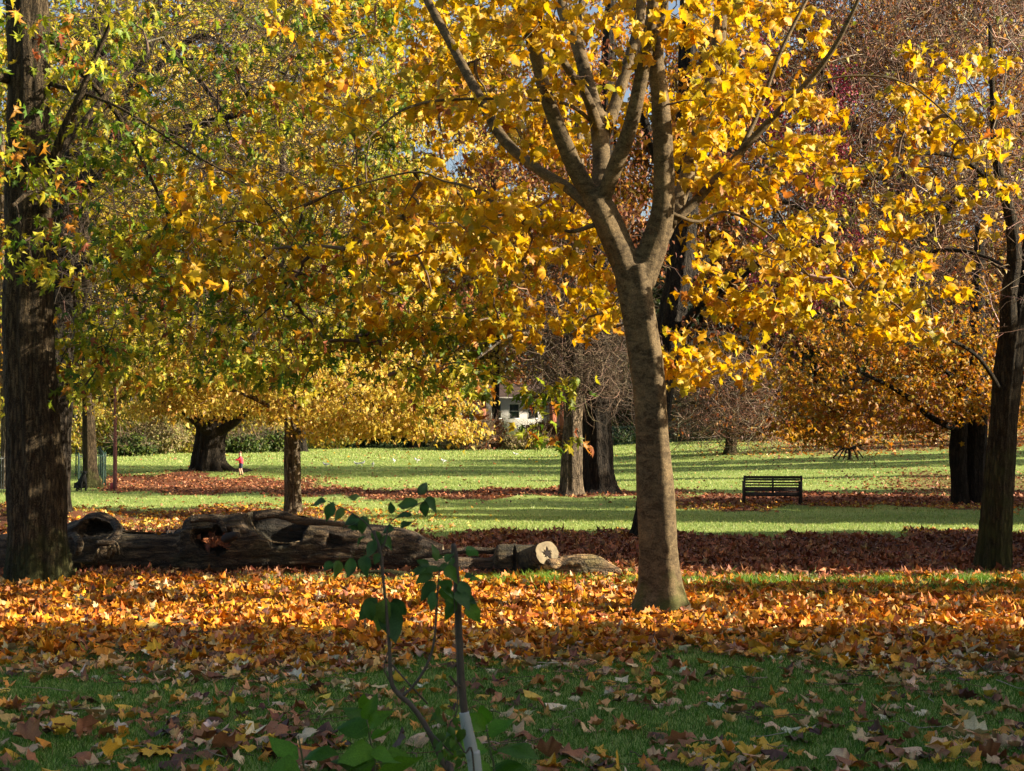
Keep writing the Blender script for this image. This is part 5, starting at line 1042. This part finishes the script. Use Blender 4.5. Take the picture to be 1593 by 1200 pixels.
# the 300 that show largest lie nearest
hue = {'yellow': (0.64, 0.38, 0.04), 'tan': (0.58, 0.40, 0.20), 'orange': (0.60, 0.25, 0.03), 'brown': (0.32, 0.14, 0.065), 'dark': (0.09, 0.04, 0.03), 'cream': (0.62, 0.50, 0.28)}
DUN = [(3, (0.52, 0.29, 0.12)), (2.2, (0.30, 0.12, 0.055)), (2, (0.58, 0.42, 0.23)), (2.5, (0.60, 0.29, 0.05)), (1.2, (0.12, 0.055, 0.035)), (0.8, (0.66, 0.56, 0.38)), (1.3, (0.62, 0.41, 0.06))]
FM = {k: [mesh_np('fallen_leaf', leaf_template('maple', v)[0], leaf_template('maple', v)[1], MAT['litter'], colv=leaf_tint(pick([(1, c)], 1), len(leaf_template('maple', v)[0]))) for v in range(4)] for k, c in hue.items()}
zones = ['at the far left', 'towards the left', 'left of the sapling', 'behind the sapling', 'just right of the stake', 'right of centre', 'towards the right', 'at the far right']
ks = list(hue); wts = [3, 3, 2, 4, 2.5, 1]; cnt = 0; n300 = np.zeros(len(x), bool)
for i in ordr:
    px_ = W/2+F*x[i]/y[i]; py_ = rows(y[i])
    if not (5 < px_ < W-5 and py_ < H+4) or cnt >= 300: continue
    if py_ < 1000: break
    n300[i] = True; cnt += 1
    k = random.choices(ks, wts)[0]; z = zones[int(px_/W*8)]; big = random.random() < 0.45; pose = random.choice(['lying flat', 'half curled', 'propped on edge'])
    row = 'right at the bottom' if py_ > 1168 else 'near the bottom edge' if py_ > 1130 else 'mid grass' if py_ > 1060 else 'by the orange carpet'
    lab = ('large ' if big else 'small ')+{'dark': 'blackish'}.get(k, k)+' fallen leaf '+pose+' '+row+', '+z
    tl = {'lying flat': 0.12, 'half curled': 0.4, 'propped on edge': 0.9}[pose]
    o = bpy.data.objects.new('fallen_leaf', FM[k][{'lying flat': 3, 'half curled': 1, 'propped on edge': 0}[pose] if random.random() < .7 else random.randrange(4)]); az = random.uniform(0, 6.28)
    up = np.array([[0, 0, 1.0]])+rng.normal(0, tl, (1, 3)); Rm = frames(np.array([[math.cos(az), math.sin(az), random.gauss(0, tl*.5)]]), up)[0]
    o.matrix_world = Matrix.Translation((x[i], y[i], float(ground(x[i], y[i]))+random.uniform(.02, .05))) @ Matrix(Rm.tolist()).to_4x4() @ Matrix.Scale(random.uniform(0.14, 0.18) if big else random.uniform(0.08, 0.115), 4)
    link(o); tag(o, lab, 'leaf', 'fallen leaves in the foreground grass')
k = ~n300
kk = k & (rows(y)+rng.normal(0, 18, len(y)) < 1015)
ground_leaves('leaf_carpet', x[kk], y[kk], 0.13, 'maple', FALL, 'thick carpet of orange and yellow maple leaves across the foreground', tilt=0.42, lift=0.035)
kk = k & ~kk
ground_leaves('thinning_leaves', x[kk], y[kk], 0.115, 'maple', DUN, 'thinning brown and tan leaves on the shaded grass before the orange carpet', tilt=0.25, lift=0.022)
x, y = scatter(30000, 19.0, 33.0)
m = (y < 28.6)
ground_leaves('red_leaf_litter', x[m], y[m], 0.15, 'star', RED, 'shaded band of reddish brown fallen leaves behind the logs', tilt=0.6, lift=0.04)
x, y = scatter(20000, 27.0, 40.0)
ground_leaves('yellow_leaf_scatter', x, y, 0.11, 'star', FALL+LIM+RED, 'scattered small yellow leaves on the lawn round the slim mottled trunk')
x, y = scatter(40000, 38.0, 70.0, 1.05)
ground_leaves('path_leaf_litter', x, y, 0.13, 'oval', RED+[(3, (0.40, 0.18, 0.08))], 'narrow strip of rusty leaves crossing the lawn by the bench', tilt=0.6)
x, y = scatter(26000, 70.0, 110.0, 1.05)
ground_leaves('slope_leaf_litter', x, y, 0.2, 'oval', RED+FALL, 'rusty leaves strewn over the far right slope')

# ------------------------------------------------------------------ grass blades
def blades(name, x, y, h, w, pal, label, lean=0.35, parent=None):
    n = len(x); z = ground(x, y); az = rng.uniform(0, 6.283, n); hh = h*rng.uniform(0.5, 1.3, n)
    d = np.stack([rng.normal(0, lean, n), rng.normal(0, lean, n), np.ones(n)], 1); s = np.stack([np.cos(az), np.sin(az), np.zeros(n)], 1)*(w/2)
    b = np.stack([x, y, z-0.01], 1); mid = b+d*(hh*0.55)[:, None]; tip = b+d*hh[:, None]*np.array([1.5, 1.5, 0.95])
    V = np.stack([b-s, b+s, mid+s*0.7, mid-s*0.7, tip], 1).reshape(-1, 3); o_ = (np.arange(n)*5)[:, None]
    C = np.repeat(pick(pal, n, 0.15), 5, 0)
    o = obj_np(name, V, [o_+np.array([[0, 1, 2, 3]]), o_+np.array([[3, 2, 4]])], MAT['grass_blade'], colv=C); tag(o, label, 'grass', kind='stuff')
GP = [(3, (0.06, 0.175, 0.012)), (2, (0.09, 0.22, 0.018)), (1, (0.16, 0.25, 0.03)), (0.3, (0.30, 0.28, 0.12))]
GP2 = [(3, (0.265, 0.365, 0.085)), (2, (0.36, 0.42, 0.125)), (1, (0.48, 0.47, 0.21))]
n = 170000; y = rng.uniform(7.8**1.2, 14.5**1.2, n)**(1/1.2); x = rng.uniform(-1, 1, n)*(W/2/F*y*1.08+0.2); k = rng.random(n) > smooth(12.0, 14.0, y)*0.8
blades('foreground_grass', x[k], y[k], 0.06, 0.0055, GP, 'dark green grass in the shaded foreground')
n = 130000; y = rng.uniform(17.5, 34, n); x = rng.uniform(-1, 1, n)*(W/2/F*y*1.05+0.3); k = rng.random(n) > litter(x, y)*1.05
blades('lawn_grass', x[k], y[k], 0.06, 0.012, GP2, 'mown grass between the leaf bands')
n = 150000; y = rng.uniform(31, 120, n)*1.0; x = rng.uniform(-1, 1, n)*(W/2/F*y*1.05+0.3); k = rng.random(n) > litter(x, y)*1.05; x, y = x[k], y[k]
for (a_, b_) in ((31, 50), (50, 80), (80, 120)):
    q = (y >= a_) & (y < b_); blades('lawn_grass', x[q], y[q], 0.05+0.0006*a_, 0.013*a_/22, GP2, 'mown grass of the open lawn at middle and far distance')
n = 17000; px_ = 730+rng.random(n)**1.6*900; y = rng.normal(18.72, 0.22, n); x = (px_-W/2)/F*y; k = rng.random(n) < 0.1+0.9*np.clip(np.sin(px_*0.061)*np.sin(px_*0.023+1)+0.35*np.sin(px_*0.17)+0.25, 0, 1)
blades('tall_grass_tufts', x[k], y[k], 0.13, 0.010, [(3, (0.17, 0.33, 0.03)), (2, (0.26, 0.40, 0.05))], 'longer bright green grass tufts along the foot of the shorter log', lean=0.4)
n = 6000; px_ = rng.uniform(350, 720, n); y = rng.normal(19.2, 0.3, n); x = (px_-W/2)/F*y
blades('log_grass', x, y, 0.09, 0.010, GP2, 'grass growing under the big log', lean=0.4)
n = 7000; px_ = rng.uniform(1080, 1593, n); y = rng.normal(18.3, 0.7, n); x = (px_-W/2)/F*y; k = rng.random(n) < np.sin(px_*0.035+y*3)**2
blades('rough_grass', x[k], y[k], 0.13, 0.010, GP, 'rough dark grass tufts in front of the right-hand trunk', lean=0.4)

# ------------------------------------------------------------------ fallen twigs and stalks among the leaves
n = 420; y = rng.uniform(8.2, 19, n); x = rng.uniform(-1, 1, n)*(W/2/F*y); az = rng.uniform(0, 6.283, n); L_ = rng.uniform(0.08, 0.45, n)
P = np.zeros((n, 5, 3)); d = np.stack([np.cos(az), np.sin(az)], 1)
for k in range(5):
    d = nrm(d+rng.normal(0, 0.12, (n, 2))); q = np.stack([x, y], 1)+d*(L_*k/4)[:, None]; P[:, k, :2] = q; P[:, k, 2] = ground(q[:, 0], q[:, 1])+0.035+rng.uniform(0, 0.02, n)
V, Q = tubes(P, rng.uniform(0.0015, 0.005, n)[:, None]*np.linspace(1, 0.5, 5)[None], 4)
o = obj_np('fallen_twigs', V, Q, MAT['twig'], colv=np.repeat(pick(TWG, n, 0.2), 20, 0)); tag(o, 'thin fallen twigs and leaf stalks lying among the foreground leaves', 'twigs', kind='stuff')
# a few leaves caught on top of the big log
for i in range(9):
    px_ = random.choice([210, 245, 262, 300, 372, 520, 556, 600, 640])+random.uniform(-6, 6); top = float(np.interp(px_, [180, 275, 300, 345, 400, 430, 480, 540, 580, 610, 640, 665], [828, 828, 803, 803, 796, 802, 808, 814, 819, 822, 829, 840]))
    q = at(px_, top+1, LGY+0.3+random.uniform(-0.1, 0.1)); k = random.choice(list(hue)); o = bpy.data.objects.new('fallen_leaf', random.choice(FM[k]))
    o.matrix_world = Matrix.Translation(q+Vector((0, 0, 0.015))) @ Matrix(frames(rng.normal(0, 1, (1, 3))*np.array([1, 1, .2]), np.array([[0, 0, 1.0]])+rng.normal(0, .2, (1, 3)))[0].tolist()).to_4x4() @ Matrix.Scale(random.uniform(.08, .12), 4)
    link(o); tag(o, {'dark': 'blackish'}.get(k, k)+' leaf resting on top of the big fallen log, '+('above the knot hole' if 290 < px_ < 380 else 'towards its left end' if px_ < 290 else 'towards its sawn end'), 'leaf', 'leaves caught on the log')
